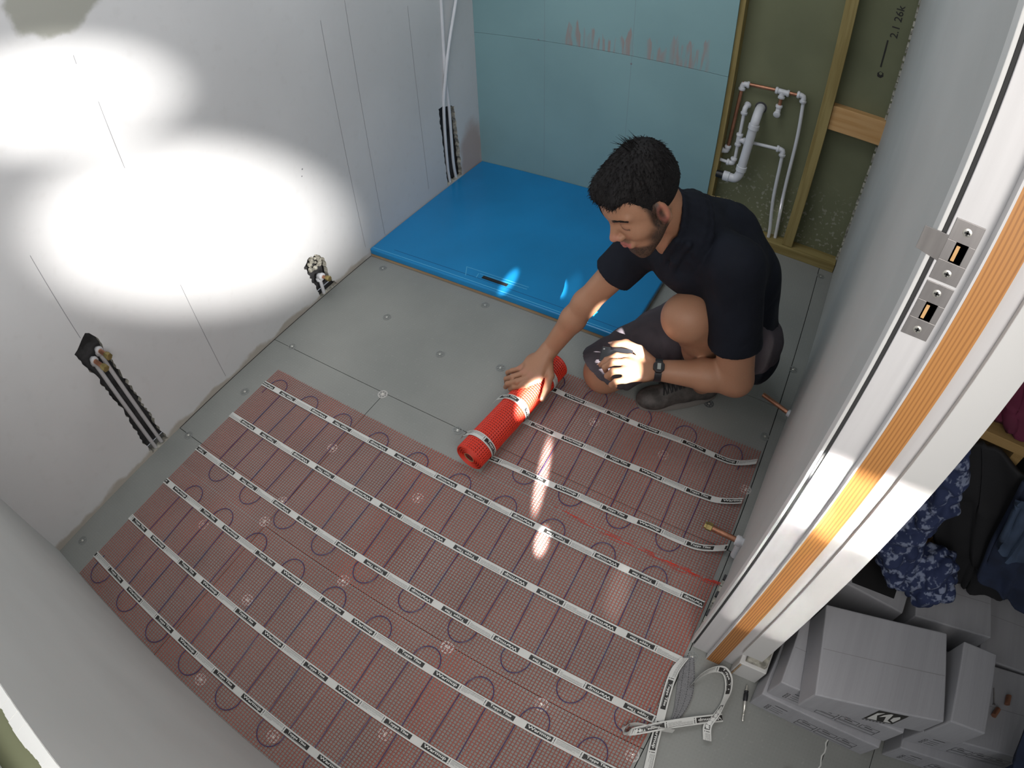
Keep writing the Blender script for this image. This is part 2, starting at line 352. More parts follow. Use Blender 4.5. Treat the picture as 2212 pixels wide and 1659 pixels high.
def text_mesh(txt, bold=0.025):
    cu = bpy.data.curves.new('t', 'FONT'); cu.body = txt; cu.size = 1; cu.offset = bold; cu.resolution_u = 2
    cu.align_x = 'CENTER'; cu.align_y = 'CENTER'
    o = bpy.data.objects.new('t', cu); COL.objects.link(o)
    dg = bpy.context.evaluated_depsgraph_get(); me = bpy.data.meshes.new_from_object(o.evaluated_get(dg))
    v = [(p.co.x, p.co.y) for p in me.vertices]; f = [tuple(p.vertices) for p in me.polygons]
    bpy.data.objects.remove(o); bpy.data.curves.remove(cu); bpy.data.meshes.remove(me)
    xs = [p[0] for p in v]; ys = [p[1] for p in v]; cx = (min(xs) + max(xs)) / 2; cy = (min(ys) + max(ys)) / 2
    w = max(xs) - min(xs); h = max(ys) - min(ys)
    return [((x - cx) / w, (y - cy) / h) for x, y in v], f
TXT_T = text_mesh('Topps Tiles'); TXT_W = text_mesh('Warmup')
random.seed(7)

# ================================================================== SETTING
def slab_with_holes(outline, holes, conv, thick, m_face, m_edge, mb):
    """flat wall face with jagged holes; conv(u,v,d) -> xyz, d = depth behind the face"""
    loops = [[Vector((u, v, 0)) for u, v in outline]] + [[Vector((u, v, 0)) for u, v in h] for h in holes]
    flat = [p for l in loops for p in l]; tris = tessellate_polygon(loops)
    mb.add([conv(p.x, p.y, 0) for p in flat], [tuple(t) for t in tris], m_face)
    for h in holes:
        n = len(h); vs = [conv(u, v, 0) for u, v in h] + [conv(u, v, thick) for u, v in h]
        mb.add(vs, [(i, (i + 1) % n, (i + 1) % n + n, i + n) for i in range(n)], m_edge)
def jag(poly, step=0.012, amp=0.004, seed=1):
    rnd = random.Random(seed); out = []; n = len(poly)
    for i in range(n):
        a = Vector((*poly[i], 0)); b = Vector((*poly[(i + 1) % n], 0)); L = (b - a).length; k_ = max(1, int(L / step))
        nn = Vector((-(b - a).y, (b - a).x, 0)).normalized()
        for j in range(k_):
            p = a.lerp(b, j / k_)
            if j: p = p + nn * rnd.uniform(-amp, amp)
            out.append((p.x, max(p.y, 0.001)))
    return out
# chases cut in the left wall: (y, z)
H1 = jag([(0.552, 0.003), (0.472, 0.003), (0.468, 0.06), (0.478, 0.25), (0.468, 0.42), (0.458, 0.46), (0.452, 0.515), (0.480, 0.528), (0.515, 0.548), (0.536, 0.515), (0.538, 0.42), (0.548, 0.25), (0.545, 0.08)], 0.011, 0.005, 3)
H2 = jag([(1.50, 0.003), (1.392, 0.003), (1.385, 0.06), (1.368, 0.14), (1.358, 0.185), (1.385, 0.205), (1.435, 0.196), (1.462, 0.165), (1.468, 0.105), (1.47, 0.05)], 0.009, 0.005, 5)
H3 = jag([(2.455, 0.043), (2.325, 0.043), (2.322, 0.20), (2.312, 0.46), (2.345, 0.462), (2.436, 0.43), (2.44, 0.33), (2.45, 0.2), (2.45, 0.10)], 0.012, 0.004, 9)
mb = MB()
slab_with_holes([(-0.1, 0), (2.66, 0), (2.66, 2.45), (-0.1, 2.45)], [H1, H2, H3], lambda u, v, d: (-d, u, v), 0.022, 'plaster', 'chip', mb)
mb.box((-0.06, -0.1, 0), (-0.052, 2.66, 2.45), 'foil')
for (y0, z0, y1, z1) in ((0.4952, 0.85, 0.5528 - 0.058, 0.545), (0.8628, 0.466, 0.8628, 0.03), (1.8306, 1.10, 1.8306, 0.045), (2.1751, 0.98, 2.1751, 0.10), (0.851, 1.115, 0.851, 0.905), (1.70, 1.05, 1.70, 0.06), (0.83, 1.26, 0.83, 1.235)):
    mb.add([(0.0006, y0 - 0.0007, z0), (0.0006, y0 + 0.0007, z0), (0.0006, y1 + 0.0007, z1), (0.0006, y1 - 0.0007, z1)], [(0, 1, 2, 3)], 'pencil')
for (y, z, r) in ((1.475, 0.560, 0.0035), (1.465, 0.535, 0.003)):
    mb.lathe((0.0, y, z), (1, 0, 0), [(0, r), (0.0008, r * 0.8)], 'pencil', 8)
# crumbs of broken plaster left in the smallest chase
rnd = random.Random(4)
for i in range(34):
    y = 1.395 + rnd.random() * 0.062; z = 0.125 + rnd.random() * 0.065; r = 0.005 + rnd.random() * 0.006
    mb.lathe((-0.02, y, z), (rnd.uniform(.5, 1), rnd.uniform(-.5, .5), rnd.uniform(-.5, .5)), [(-r, r * .4), (-r * .3, r), (r * .5, r * .9), (r, r * .3)], 'chip', 7)
wl = mb.build('wall_left'); wl['kind'] = 'structure'
# back wall: turquoise board on studs, in two sheets
mb = MB(); YB = 2.640
mb.box((0.0, YB, 0.0), (1.207, YB + 0.0125, 0.7425), 'turq'); mb.box((0.0, YB, 0.7440), (1.207, YB + 0.0125, 2.4), 'turq')
mb.box((0.0, YB + 0.003, 0.7420), (1.207, YB + 0.011, 0.7445), 'pencil')
for x in (0.375, 0.79):
    mb.box((x - 0.0003, YB - 0.0004, 0.05), (x + 0.0003, YB + 0.001, 2.0), 'pencil')
for (x, z) in ((0.783, 1.045), (0.345, 0.745), (0.79, 0.742 - 0.035)):
    mb.lathe((x, YB, z), (0, -1, 0), [(0, 0.0045), (0.0008, 0.0035)], 'pencil', 10)
wb = mb.build('wall_back'); wb['kind'] = 'structure'
mb = MB(); mb.box((1.0, 2.722, -0.05), (2.0, 2.735, 2.4), 'olive')
wo = mb.build('wall_rear'); wo['kind'] = 'structure'
# printing on the olive board, running upwards
tv, tf = text_mesh('2.1 26k', 0.01)
mb = MB()
mb.add([(1.795 - v * 0.030, 2.7212, 1.12 + u * 0.13) for u, v in tv], tf, 'ink')
mb.box((1.775, 2.7208, 0.93), (1.781, 2.7216, 1.04), 'ink')
mb.lathe((1.785, 2.722, 0.90), (0, -1, 0), [(0, 0.014), (0.0008, 0.013)], 'ink', 6)
mb.lathe((1.785, 2.7215, 0.905), (0, -1, 0), [(0, 0.007), (0.0012, 0.006)], 'olive', 6)
o = mb.build('board_printing', wo); o['label'] = 'faded black maker\'s printing running up the olive board'
# timber frame
mb = MB(); mb.box((1.180, 2.654, 0.045), (1.229, 2.721, 2.4), 'stud'); tag(mb.build('timber_stud', bevel=0.002), 'vertical timber stud along the right edge of the turquoise board', 'timber', 'timber studs of the partition')
mb = MB(); mb.box((1.5925, 2.658, 0.046), (1.640, 2.721, 2.4), 'stud'); tag(mb.build('timber_stud', bevel=0.002), 'free standing vertical timber stud to the right of the white pipes', 'timber', 'timber studs of the partition')
mb = MB(); mb.box((1.6405, 2.672, 0.632), (1.868, 2.721, 0.735), 'pinex'); tag(mb.build('timber_nogging', bevel=0.002), 'short pale pine nogging fixed between the stud and the right wall', 'timber')
mb = MB(); mb.box((1.215, 2.646, 0.0), (1.853, 2.721, 0.045), 'studx'); tag(mb.build('sole_plate', bevel=0.002), 'timber sole plate lying along the foot of the olive board', 'timber')
# floor
mb = MB(); g = 0.0012
rects = [(0.002, 1.1165, 1.19, 1.72), (1.19, 1.1165, 1.79, 1.72), (0.0, 1.72, 1.79, 2.75), (1.7905, 1.1165, 1.92, 2.75), (0.002, 0.607, 0.5705, 1.1165), (0.5705, 0.508, 1.80, 1.1165),
         (-0.05, -0.3, 0.5705, 0.607), (0.5705, -0.3, 1.80, 0.508), (1.80, -1.0, 2.232, 1.1165), (2.232, 0.25, 2.365, 0.85), (2.365, -1.0, 3.4, 0.85), (2.232, 0.85, 3.4, 2.0), (2.232, -1.0, 2.365, 0.25), (1.92, 1.1165, 2.232, 2.0)]
for x0, y0, x1, y1 in rects: mb.box((x0 + g, y0 + g, -0.02), (x1 - g, y1 - g, 0.0), 'board')
mb.box((-0.06, -1.0, -0.05), (3.4, 2.75, -0.012), 'gap')
# torn plaster line on a joint in the hall
pts = [(2.232 + 0.003 * math.sin(i * 1.9), 0.60 + i * 0.012) for i in range(12)]
for a, b_ in zip(pts, pts[1:]): mb.add([(a[0] - .004, a[1], .0006), (a[0], a[1], .0006), (b_[0], b_[1], .0006), (b_[0] - .004, b_[1], .0006)], [(0, 1, 2, 3)], 'tape')
fl = mb.build('floor'); fl['kind'] = 'structure'
# right wall (slightly out of square) with ragged foot at the door end
mb = MB()
prof = [(1.800, 0.835), (1.816, 1.04), (1.819, 1.47), (1.844, 2.0), (1.857, 2.70)]
bot = [0.012, 0.004, 0.003, 0.003, 0.003]
for i in range(len(prof) - 1):
    (xa, ya), (xb, yb) = prof[i], prof[i + 1]
    mb.hexa([(xa, ya, bot[i]), (1.90, ya, bot[i]), (1.90, yb, bot[i + 1]), (xb, yb, bot[i + 1])], [(xa, ya, 2.4), (1.90, ya, 2.4), (1.90, yb, 2.4), (xb, yb, 2.4)], 'wallr')
rnd = random.Random(8)
for i in range(46):
    z = 0.03 + i * 0.028 + .01 * rnd.random(); w = 0.0035 * rnd.random() ** 2 * (1 if i < 16 else .5)
    mb.box((1.8505 - w, 2.694, z), (1.860, 2.704, z + 0.02), 'chip')
for i in range(10):
    y = 0.84 + i * 0.02; mb.box((1.7985 + 0.001 * i, y, 0.0), (1.806 + 0.001 * i, y + 0.017, 0.008 + 0.008 * rnd.random()), 'foil' if i % 3 == 0 else 'chip')
wr = mb.build('wall_right', smooth=False); wr['kind'] = 'structure'
# front wall: half height boxing with rough olive top
mb = MB()
mb.box((-0.05, -0.012, 0.0), (1.62, 0.0, 1.045), 'wallf')
mb.box((-0.05, -0.30, 0.0), (1.62, -0.013, 1.036), 'olive')
rnd = random.Random(2)
x = 0.6
while x < 1.6:
    w = rnd.uniform(0.003, 0.012); d = 0.002 + 0.006 * abs(noise.noise(Vector((x * 14, 2, 1))))
    mb.box((x, -0.012 - d, 1.030), (x + w, -0.0005, 1.0455 + rnd.random() * 0.0006), 'wallf'); x += w
wf = mb.build('wall_front'); wf['kind'] = 'structure'
mb = MB(); mb.tube(smooth_path([(0.9, -0.075, 1.06), (1.15, -0.07, 1.062), (1.30, -0.07, 1.062), (1.36, -0.075, 1.06), (1.45, -0.10, 1.06)]), 0.025, 'plastic', 14)
tag(mb.build('waste_pipe', smooth=True), 'rounded white plastic lying on the ledge at the bottom left corner', 'pipe')

mb = MB(); mb.box((1.86, -1.0, 2.45), (3.42, 2.0, 2.47), 'wallf'); cl = mb.build('ceiling_sky_block'); cl['kind'] = 'structure'  # unseen hall ceiling, put in to keep world light off the cartons
mb = MB(); mb.box((3.4, -1.0, 0.0), (3.42, 2.0, 2.45), 'wallf'); wh = mb.build('wall_sky_block'); wh['kind'] = 'structure'  # unseen end wall, added to block world light from the hall
# door lining with stop, strike plates, casing
dl = bpy.data.objects.new('door_1', None); COL.objects.link(dl); dl.location = (1.85, 0.81, 0); dl['kind'] = 'structure'
mb = MB(); mb.box((1.803, 0.806, 0.0), (1.955, 0.834, 2.2), 'paint'); mb.build('door_lining', dl, bevel=0.001)
mb = MB(); mb.box((1.7985, 0.8085, 0.02), (1.8025, 0.835, 2.2), 'gap'); mb.build('lining_gap', dl)
mb = MB(); mb.box((1.7930, 0.8095, 0.015), (1.7984, 0.836, 2.2), 'mdf'); mb.build('wall_edge_bead', dl, bevel=0.001)
mb = MB(); mb.box((1.846, 0.790, 0.0), (1.849, 0.8058, 2.2), 'paint'); mb.box((1.849, 0.790, 0.0), (1.885, 0.8058, 2.2), 'fir'); mb.build('door_stop', dl, label='unpainted orange fir door stop')
mb = MB(); mb.box((1.912, 0.7965, 0.115), (1.966, 0.8059, 2.2), 'mdf'); mb.box((1.952, 0.806, 0.115), (1.9705, 0.87, 2.2), 'mdf'); mb.build('casing', dl, bevel=0.0012)
mb = MB(); mb.box((1.918, 0.783, 0.0), (1.992, 0.868, 0.088), 'mdf'); mb.box((1.921, 0.779, 0.0), (1.926, 0.783, 0.086), 'ply'); mb.box((1.93, 0.792, 0.088), (1.985, 0.86, 0.104), 'chip')
tag(mb.build('plinth_block', bevel=0.003), 'rough white plinth block on the floor at the foot of the door casing', 'block')
def strike(zc, tab):
    L = 0.038
    mb = MB(); x0, x1 = 1.806, 1.8385; yf = 0.8048
    hx0, hx1, hz = (1.8165, 1.8305, 0.0125)
    for (a, b_, c_, d) in ((x0, x1, -L, -hz), (x0, x1, hz, L), (x0, hx0, -hz, hz), (hx1, x1, -hz, hz)):
        mb.box((a, yf, zc + c_), (b_, 0.8062, zc + d), 'steel')
    if tab:
        r = [(-0.016, 0.0), (-0.0185, -0.003), (-0.0205, -0.010), (-0.0205, -0.0155), (0.010, -0.0165), (0.013, -0.0165)]
        vs = []
        for s_, z_ in ((1, 0.0165), (1, -0.0165)):
            pass
        mb.hexa([(x0 - 0.026, 0.8115, zc - 0.014), (x0 + 0.001, 0.8050, zc - 0.0165), (x0 + 0.001, 0.8062, zc - 0.0165), (x0 - 0.026, 0.8127, zc - 0.014)],
                [(x0 - 0.026, 0.8115, zc + 0.014), (x0 + 0.001, 0.8050, zc + 0.0165), (x0 + 0.001, 0.8062, zc + 0.0165), (x0 - 0.026, 0.8127, zc + 0.014)], 'steel')
    p = mb.build('strike_plate', dl, bevel=0.0003, label='upper steel strike plate with curved lip' if tab else 'lower flat steel strike plate')
    mb = MB(); mb.box((hx0, 0.8060, zc - hz), (hx1, 0.8061, zc + hz), 'fir'); mb.box((hx0 + .002, 0.8056, zc - hz + .002), (hx0 + .006, 0.8062, zc + hz - .004), 'pinex'); mb.build('mortice', p)
    for dz in (-0.0265, 0.0265):
        mb = MB(); mb.lathe((1.8222, yf + 0.0002, zc + dz), (0, -1, 0), [(0, 0.0052), (0.0006, 0.005), (0.0012, 0.0025), (0.0008, 0.002)], 'screw', 14)
        mb.box((1.8212, yf - 0.0014, zc + dz - 0.003), (1.8232, yf - 0.0008, zc + dz + 0.003), 'gap'); mb.box((1.8192, yf - 0.0014, zc + dz - 0.001), (1.8252, yf - 0.0008, zc + dz + 0.001), 'gap')
        mb.build('screw', p, smooth=True)
strike(1.230, True); strike(1.150, False)

# ================================================================== PIPES
def elbow(mb, p, d1, d2, m='plastic', r=0.0120, L=0.0245):
    p = Vector(p); d1 = Vector(d1).normalized(); d2 = Vector(d2).normalized()
    pts = [p + d1 * L * t for t in (1, .7, .35)] + [p + (d1 + d2) * 0.1 * L] + [p + d2 * L * t for t in (.35, .7, 1)]
    mb.tube(pts, [r, r, r * .92, r * .95, r * .92, r, r], m, 14)
    for d in (d1, d2): mb.lathe(p + d * L * .75, d, [(0, r * 1.0), (0.001, r * 1.25), (0.009, r * 1.25), (0.011, r * 1.05)], m, 14)
def tee(mb, p, ds, m='plastic', r=0.0120, L=0.0245):
    for d in ds:
        d = Vector(d).normalized(); mb.tube([Vector(p), Vector(p) + d * L], r, m, 14)
        mb.lathe(Vector(p) + d * L * .75, d, [(0, r), (0.001, r * 1.25), (0.009, r * 1.25), (0.011, r * 1.05)], m, 14)
def fits(T, L_):
    for f_, a_ in L_:
        mb = MB(); f_(mb, *a_); mb.build('push_fitting', T, smooth=True)
X, Y, Z_ = Vector((1, 0, 0)), Vector((0, 1, 0)), Vector((0, 0, 1))
# back right plumbing; pipes run in front of the olive board at y ~2.70
yp = 2.697
T = thing('cold_supply_pipe', (1.26, yp, 0.30), 'white and copper supply pipe looping over the top right of the olive board', 'pipe')
mb = MB(); mb.tube([(1.262, yp, 0.700), (1.250, yp, 0.405)], 0.0075, 'copper'); mb.tube([(1.262, yp, 0.715), (1.505, yp, 0.728)], 0.0075, 'copper'); mb.tube([(1.428, yp, 0.72), (1.428, yp, 0.64)], 0.0075, 'copper')
mb.build('copper_pipe', T, smooth=True, label='copper lengths of the loop')
fits(T, ((elbow, ((1.262, yp, 0.713), X, -Z_)), (tee, ((1.428, yp, 0.722), (X, -X, -Z_))), (elbow, ((1.517, yp, 0.729), -X, -Z_)), (elbow, ((1.427, yp, 0.635), Z_, (0, -1, -0.3))), (elbow, ((1.249, yp, 0.393), Z_, -X))))
mb = MB(); mb.tube(smooth_path([(1.519, yp, 0.71), (1.530, yp, 0.55), (1.535, yp, 0.30), (1.550, yp, 0.09), (1.553, yp, 0.0455)]), 0.0078, 'plastic'); mb.tube([(1.228, yp, 0.393), (1.24, yp, 0.393)], 0.0075, 'plastic')
mb.build('plastic_pipe', T, smooth=True)
yq = 2.683
T = thing('hot_supply_pipe', (1.29, yq, 0.30), 'shorter all white plastic supply pipe branching behind the thick waste pipe', 'pipe')
mb = MB(); mb.tube([(1.292, yq, 0.60), (1.292, yq, 0.36)], 0.0075, 'plastic'); mb.tube([(1.30, yq, 0.468), (1.478, yq, 0.478)], 0.0075, 'plastic')
mb.tube(smooth_path([(1.488, yq, 0.46), (1.497, yq, 0.25), (1.519, yq, 0.09), (1.523, yq, 0.0455)]), 0.0078, 'plastic'); mb.tube([(1.228, yq, 0.352), (1.28, yq, 0.348)], 0.0075, 'plastic')
mb.build('plastic_pipe', T, smooth=True)
fits(T, ((elbow, ((1.292, yq, 0.615), -Z_, (0.3, 1, 0.5))), (tee, ((1.292, yq, 0.468), (X, Z_, -Z_))), (elbow, ((1.487, yq, 0.478), -X, -Z_)), (elbow, ((1.288, yq, 0.350), Z_, -X))))
T = thing('basin_waste_pipe', (1.33, 2.66, 0.28), 'thick white waste pipe bending from a hole in the olive board into black pipe', 'pipe')
yw = 2.650
mb = MB(); mb.tube(smooth_path([(1.352, 2.718, 0.622), (1.351, 2.685, 0.617), (1.350, yw, 0.585), (1.345, yw, 0.53), (1.333, yw, 0.36), (1.330, yw, 0.325), (1.315, yw, 0.300), (1.285, yw, 0.297), (1.268, yw, 0.297)]), 0.0195, 'plastic', 18)
mb.lathe((1.347, yw, 0.545), (0.07, 0, 1), [(0, 0.021), (0.002, 0.0235), (0.022, 0.0235), (0.024, 0.021)], 'plastic', 18); mb.lathe((1.334, yw, 0.365), (0.07, 0, 1), [(-0.024, 0.021), (-0.022, 0.0235), (0, 0.0235), (0.002, 0.021)], 'plastic', 18); mb.lathe((1.262, yw, 0.297), (1, 0, 0), [(0, 0.0225), (0.026, 0.0225), (0.028, 0.0195)], 'plastic', 18)
mb.build('waste_bend', T, smooth=True)
mb = MB(); mb.tube([(1.2295, yw, 0.297), (1.2615, yw, 0.297)], 0.0165, 'blackpipe', 16); mb.build('black_coupling', T, smooth=True, label='black pipe end')
mb = MB(); mb.lathe((1.352, 2.7215, 0.622), (0, -1, 0), [(0, 0.026), (0.0008, 0.0245)], 'foil', 14); mb.build('wall_hole', T)
# left wall stubs in the tall chase: two alike pairs
for nm, y, dz, lab in (('a', 0.492, 0.0, 'left of two capped radiator pipes standing in the long wall chase'), ('b', 0.522, 0.028, 'right of two capped radiator pipes standing in the long wall chase')):
    z = 0.455 + dz * 0.6
    T = thing('radiator_pipe', (-0.012, y, 0.0), lab, 'pipe', 'pipes in the long chase')
    mb = MB(); mb.tube(smooth_path([(-0.014, y + 0.004, 0.0), (-0.014, y + 0.003, 0.2), (-0.014, y, z - 0.01)]), 0.0075, 'plasticd'); mb.build('plastic_pipe', T, smooth=True)
    mb = MB(); elbow(mb, (-0.012, y, z), -Z_, X, 'plasticd', 0.0105, 0.016); mb.build('push_fitting', T, smooth=True)
    mb = MB(); mb.tube([(0.004, y, z), (0.072 - dz * .4, y + 0.004, z - 0.004)], 0.0072, 'copper'); mb.build('copper_stub', T, smooth=True)
    mb = MB(); mb.lathe((0.052 - dz * .4, y + 0.003, z - 0.003), (1, 0.06, -0.05), [(0, 0.0098), (0.008, 0.0098), (0.009, 0.012), (0.022, 0.012), (0.023, 0.009)], 'brass', 6); mb.build('brass_cap', T)
T = thing('radiator_pipe', (-0.012, 1.425, 0.0), 'single capped pipe in the small broken chase near the shower tray', 'pipe')
mb = MB(); mb.tube(smooth_path([(-0.012, 1.425, 0.0), (-0.012, 1.425, 0.05), (-0.010, 1.422, 0.09)]), 0.0078, 'plastic'); mb.build('plastic_pipe', T, smooth=True)
mb = MB(); elbow(mb, (-0.006, 1.42, 0.100), -Z_, X, 'plastic', 0.0125, 0.019); mb.build('push_fitting', T, smooth=True)
mb = MB(); mb.tube([(0.01, 1.42, 0.100), (0.05, 1.425, 0.098)], 0.0072, 'copper'); mb.build('copper_stub', T, smooth=True)
mb = MB(); mb.lathe((0.034, 1.423, 0.099), (1, 0.1, -0.05), [(0, 0.0098), (0.008, 0.0098), (0.009, 0.0115), (0.02, 0.0115)], 'brass', 6); mb.build('brass_cap', T)
# two long shower pipes crossing up the left corner
T = thing('shower_pipe', (0.01, 2.40, 0.04), 'white flexible pipe at the corner leaning to the right as it rises', 'pipe', 'shower pipes in the corner')
mb = MB(); mb.tube(smooth_path([(-0.012, 2.362, 0.04), (-0.010, 2.352, 0.15), (0.000, 2.352, 0.44), (0.012, 2.372, 0.60), (0.018, 2.415, 0.76), (0.02, 2.50, 0.98), (0.02, 2.60, 1.3)]), 0.0078, 'plastic'); mb.build('pipe_run', T, smooth=True)
T = thing('shower_pipe', (0.01, 2.40, 0.04), 'white flexible pipe at the corner rising almost straight behind the leaning one', 'pipe', 'shower pipes in the corner')
mb = MB(); mb.tube(smooth_path([(-0.012, 2.416, 0.04), (-0.010, 2.402, 0.15), (-0.001, 2.395, 0.44), (0.001, 2.385, 0.60), (0.002, 2.39, 0.75), (0.002, 2.40, 0.98), (0.002, 2.40, 1.3)]), 0.0078, 'plastic'); mb.build('pipe_run', T, smooth=True)
# right wall stubs
T = thing('radiator_tail', (1.81, 1.11, 0.085), 'copper tail with brass cap and white fitting sticking out over the mats', 'pipe')
zt = 0.075
mb = MB(); mb.tube([(1.80, 1.113, zt), (1.712, 1.118, zt)], 0.0085, 'copper', 14); mb.build('copper_stub', T, smooth=True)
mb = MB(); mb.lathe((1.722, 1.118, zt), (-1, 0.03, 0), [(0, 0.010), (0.002, 0.0125), (0.016, 0.0125), (0.018, 0.010), (0.024, 0.010)], 'brass', 6); mb.build('brass_cap', T)
mb = MB(); mb.lathe((1.793, 1.113, zt), (1, 0, 0), [(0, 0.011), (0.003, 0.0155), (0.014, 0.0160), (0.017, 0.0130), (0.030, 0.0130)], 'plastic', 18); mb.tube([(1.81, 1.113, zt), (1.812, 1.112, 0.045), (1.813, 1.108, 0.004)], 0.012, 'plastic', 14); mb.build('push_fitting', T, smooth=True)
T = thing('radiator_tail', (1.825, 1.70, 0.05), 'copper tail sticking out of the right wall beyond the man', 'pipe')
mb = MB(); mb.tube([(1.832, 1.66, 0.05), (1.722, 1.70, 0.05)], 0.0078, 'copper', 14); mb.build('copper_stub', T, smooth=True)
mb = MB(); mb.lathe((1.833, 1.66, 0.05), (-1, 0.36, 0), [(0, 0.013), (0.012, 0.013), (0.014, 0.010)], 'plastic', 14); mb.build('push_fitting', T, smooth=True)

# ================================================================== SHOWER TRAY
T = thing('shower_tray', (0.6, 2.18, 0.0), 'large low shower tray wrapped in blue protective film, laid in the far corner', 'shower tray')
mb = MB(); mb.box((0.004, 1.722, 0.0), (1.198, 2.637, 0.0115), 'ply'); mb.build('base_board', T)
mb = MB(); mb.box((0.003, 1.72, 0.012), (1.20, 2.6385, 0.040), 'film'); mb.build('tray_body', T, bevel=0.005)
mb = MB(); mb.box((0.004, 1.7330, 0.0400), (1.197, 1.7357, 0.0406), 'filml'); mb.box((0.11, 1.7605, 0.0400), (1.197, 1.7628, 0.0404), 'filmd')
for a in (((0.46, 1.8035), (0.752, 1.8065)), ((0.49, 1.752), (0.462, 1.804)), ((0.535, 1.790), (0.752, 1.792)), ((0.535, 1.762), (0.530, 1.790))):
    (xa, ya), (xb, yb) = a; w = 0.0014
    d = Vector((xb - xa, yb - ya, 0)).normalized(); n = Vector((-d.y, d.x, 0)) * w
    mb.add([(xa + n.x, ya + n.y, .0407), (xa - n.x, ya - n.y, .0407), (xb - n.x, yb - n.y, .0407), (xb + n.x, yb + n.y, .0407)], [(0, 1, 2, 3)], 'filml')
mb.build('film_seams', T)
mb = MB(); mb.box((0.556, 1.768, 0.0402), (0.672, 1.785, 0.0418), 'black'); mb.box((0.560, 1.770, 0.0418), (0.668, 1.776, 0.0440), 'blackpipe'); mb.build('drain_slot', T, bevel=0.0006, label='black drain slot')

# ================================================================== FIXING DISCS
def disc_mesh(mname):
    mb = MB(); z = 0.0009; n = 28
    def ring(r0, r1, cx=0, cy=0, nn=28, h=z):
        vs = []; fs = []
        for i in range(nn):
            a = 2 * math.pi * i / nn; c_, s_ = math.cos(a), math.sin(a)
            vs += [(cx + r0 * c_, cy + r0 * s_, h), (cx + r1 * c_, cy + r1 * s_, h), (cx + r1 * c_, cy + r1 * s_, 0.0001), (cx + r0 * c_, cy + r0 * s_, 0.0001)]
        for i in range(nn):
            a = 4 * i; b_ = 4 * ((i + 1) % nn); fs += [(a, a + 1, b_ + 1, b_), (a + 1, a + 2, b_ + 2, b_ + 1), (a + 3, a, b_, b_ + 3)]
        mb.add(vs, fs, mname)
    ring(0.0150, 0.0175); ring(0.0030, 0.0066)
    for k_ in range(7):
        a = 2 * math.pi * k_ / 7 + 0.2
        ring(0.0034, 0.0046, 0.0108 * math.cos(a), 0.0108 * math.sin(a), 12)
        a2 = a + math.pi / 7; c_, s_ = math.cos(a2), math.sin(a2); w = 0.0016
        mb.add([(0.006 * c_ - w * s_, 0.006 * s_ + w * c_, z), (0.006 * c_ + w * s_, 0.006 * s_ - w * c_, z), (0.0155 * c_ + w * s_, 0.0155 * s_ - w * c_, z), (0.0155 * c_ - w * s_, 0.0155 * s_ + w * c_, z)], [(0, 1, 2, 3)], mname)
    return mb
def screw_mb():
    mb = MB(); mb.lathe((0, 0, 0.0009), (0, 0, 1), [(-0.0006, 0.004), (0.0006, 0.0042), (0.0014, 0.0030), (0.0009, 0.0012)], 'screw', 12); return mb
PD = {}
for mn in ('discg', 'discw', 'discd'):
    r = thing('fixing_disc', (0, 0, 0), 'x', 'washer'); disc_mesh(mn).build('washer_ring', r); screw_mb().build('screw', r, smooth=True); PD[mn] = [r, False]
def place_disc(x, y, mn, label, group=None):
    r, used = PD[mn]
    if used:
        c_ = r.copy(); COL.objects.link(c_)
        for ch in r.children:
            if ch.name.startswith(('washer_ring', 'screw')):
                d = ch.copy(); COL.objects.link(d); d.parent = c_
        r = c_
    PD[mn][1] = True
    r.location = (x, y, 0.0); r.rotation_euler = (0, 0, (x * 37 + y * 91) % 6.28); r['label'] = label; r['group'] = group or 'fixing discs on the bare boards'
UN = 'fixing discs under the red nets'
DISCS = [(0.110, 1.672, 'discg', 'grey fixing disc near the front left corner of the blue tray'), (0.631, 1.673, 'discg', 'grey fixing disc just in front of the blue tray edge below the drain slot'),
 (0.329, 1.431, 'discg', 'grey fixing disc level with the small broken chase'), (0.632, 1.365, 'discg', 'grey fixing disc in the middle of the open grey floor'),
 (0.859, 1.412, 'discg', 'grey fixing disc just left of the hand on the roll'), (0.098, 1.123, 'discg', 'grey fixing disc at the wall end of the long floor joint'),
 (0.568, 1.109, 'discw', 'bright white fixing disc where two board joints meet in a T'), (0.881, 1.108, 'discg', 'grey fixing disc beside the near end of the red roll'),
 (0.101, 0.861, 'discg', 'grey fixing disc between the wall and the top left mat corner'), (0.059, 0.604, 'discg', 'grey fixing disc on the floor beside the foot of the long chase'),
 (0.047, 0.083, 'discg', 'grey fixing disc in the near left floor corner'), (1.561, 1.614, 'discd', 'dark fixing disc on the floor right of the shoe heel'),
 (1.777, 1.571, 'discg', 'grey fixing disc beside the right wall near the far mat corner'), (1.806, 2.586, 'discg', 'grey fixing disc in front of the sole plate by the right wall'),
 (1.800, 1.931, 'discg', 'grey fixing disc on the floor behind the man by the right wall'), (1.812, 0.778, 'discg', 'grey fixing disc at the foot of the door lining')]
for x, y, mn, lb in DISCS: place_disc(x, y, mn, lb)
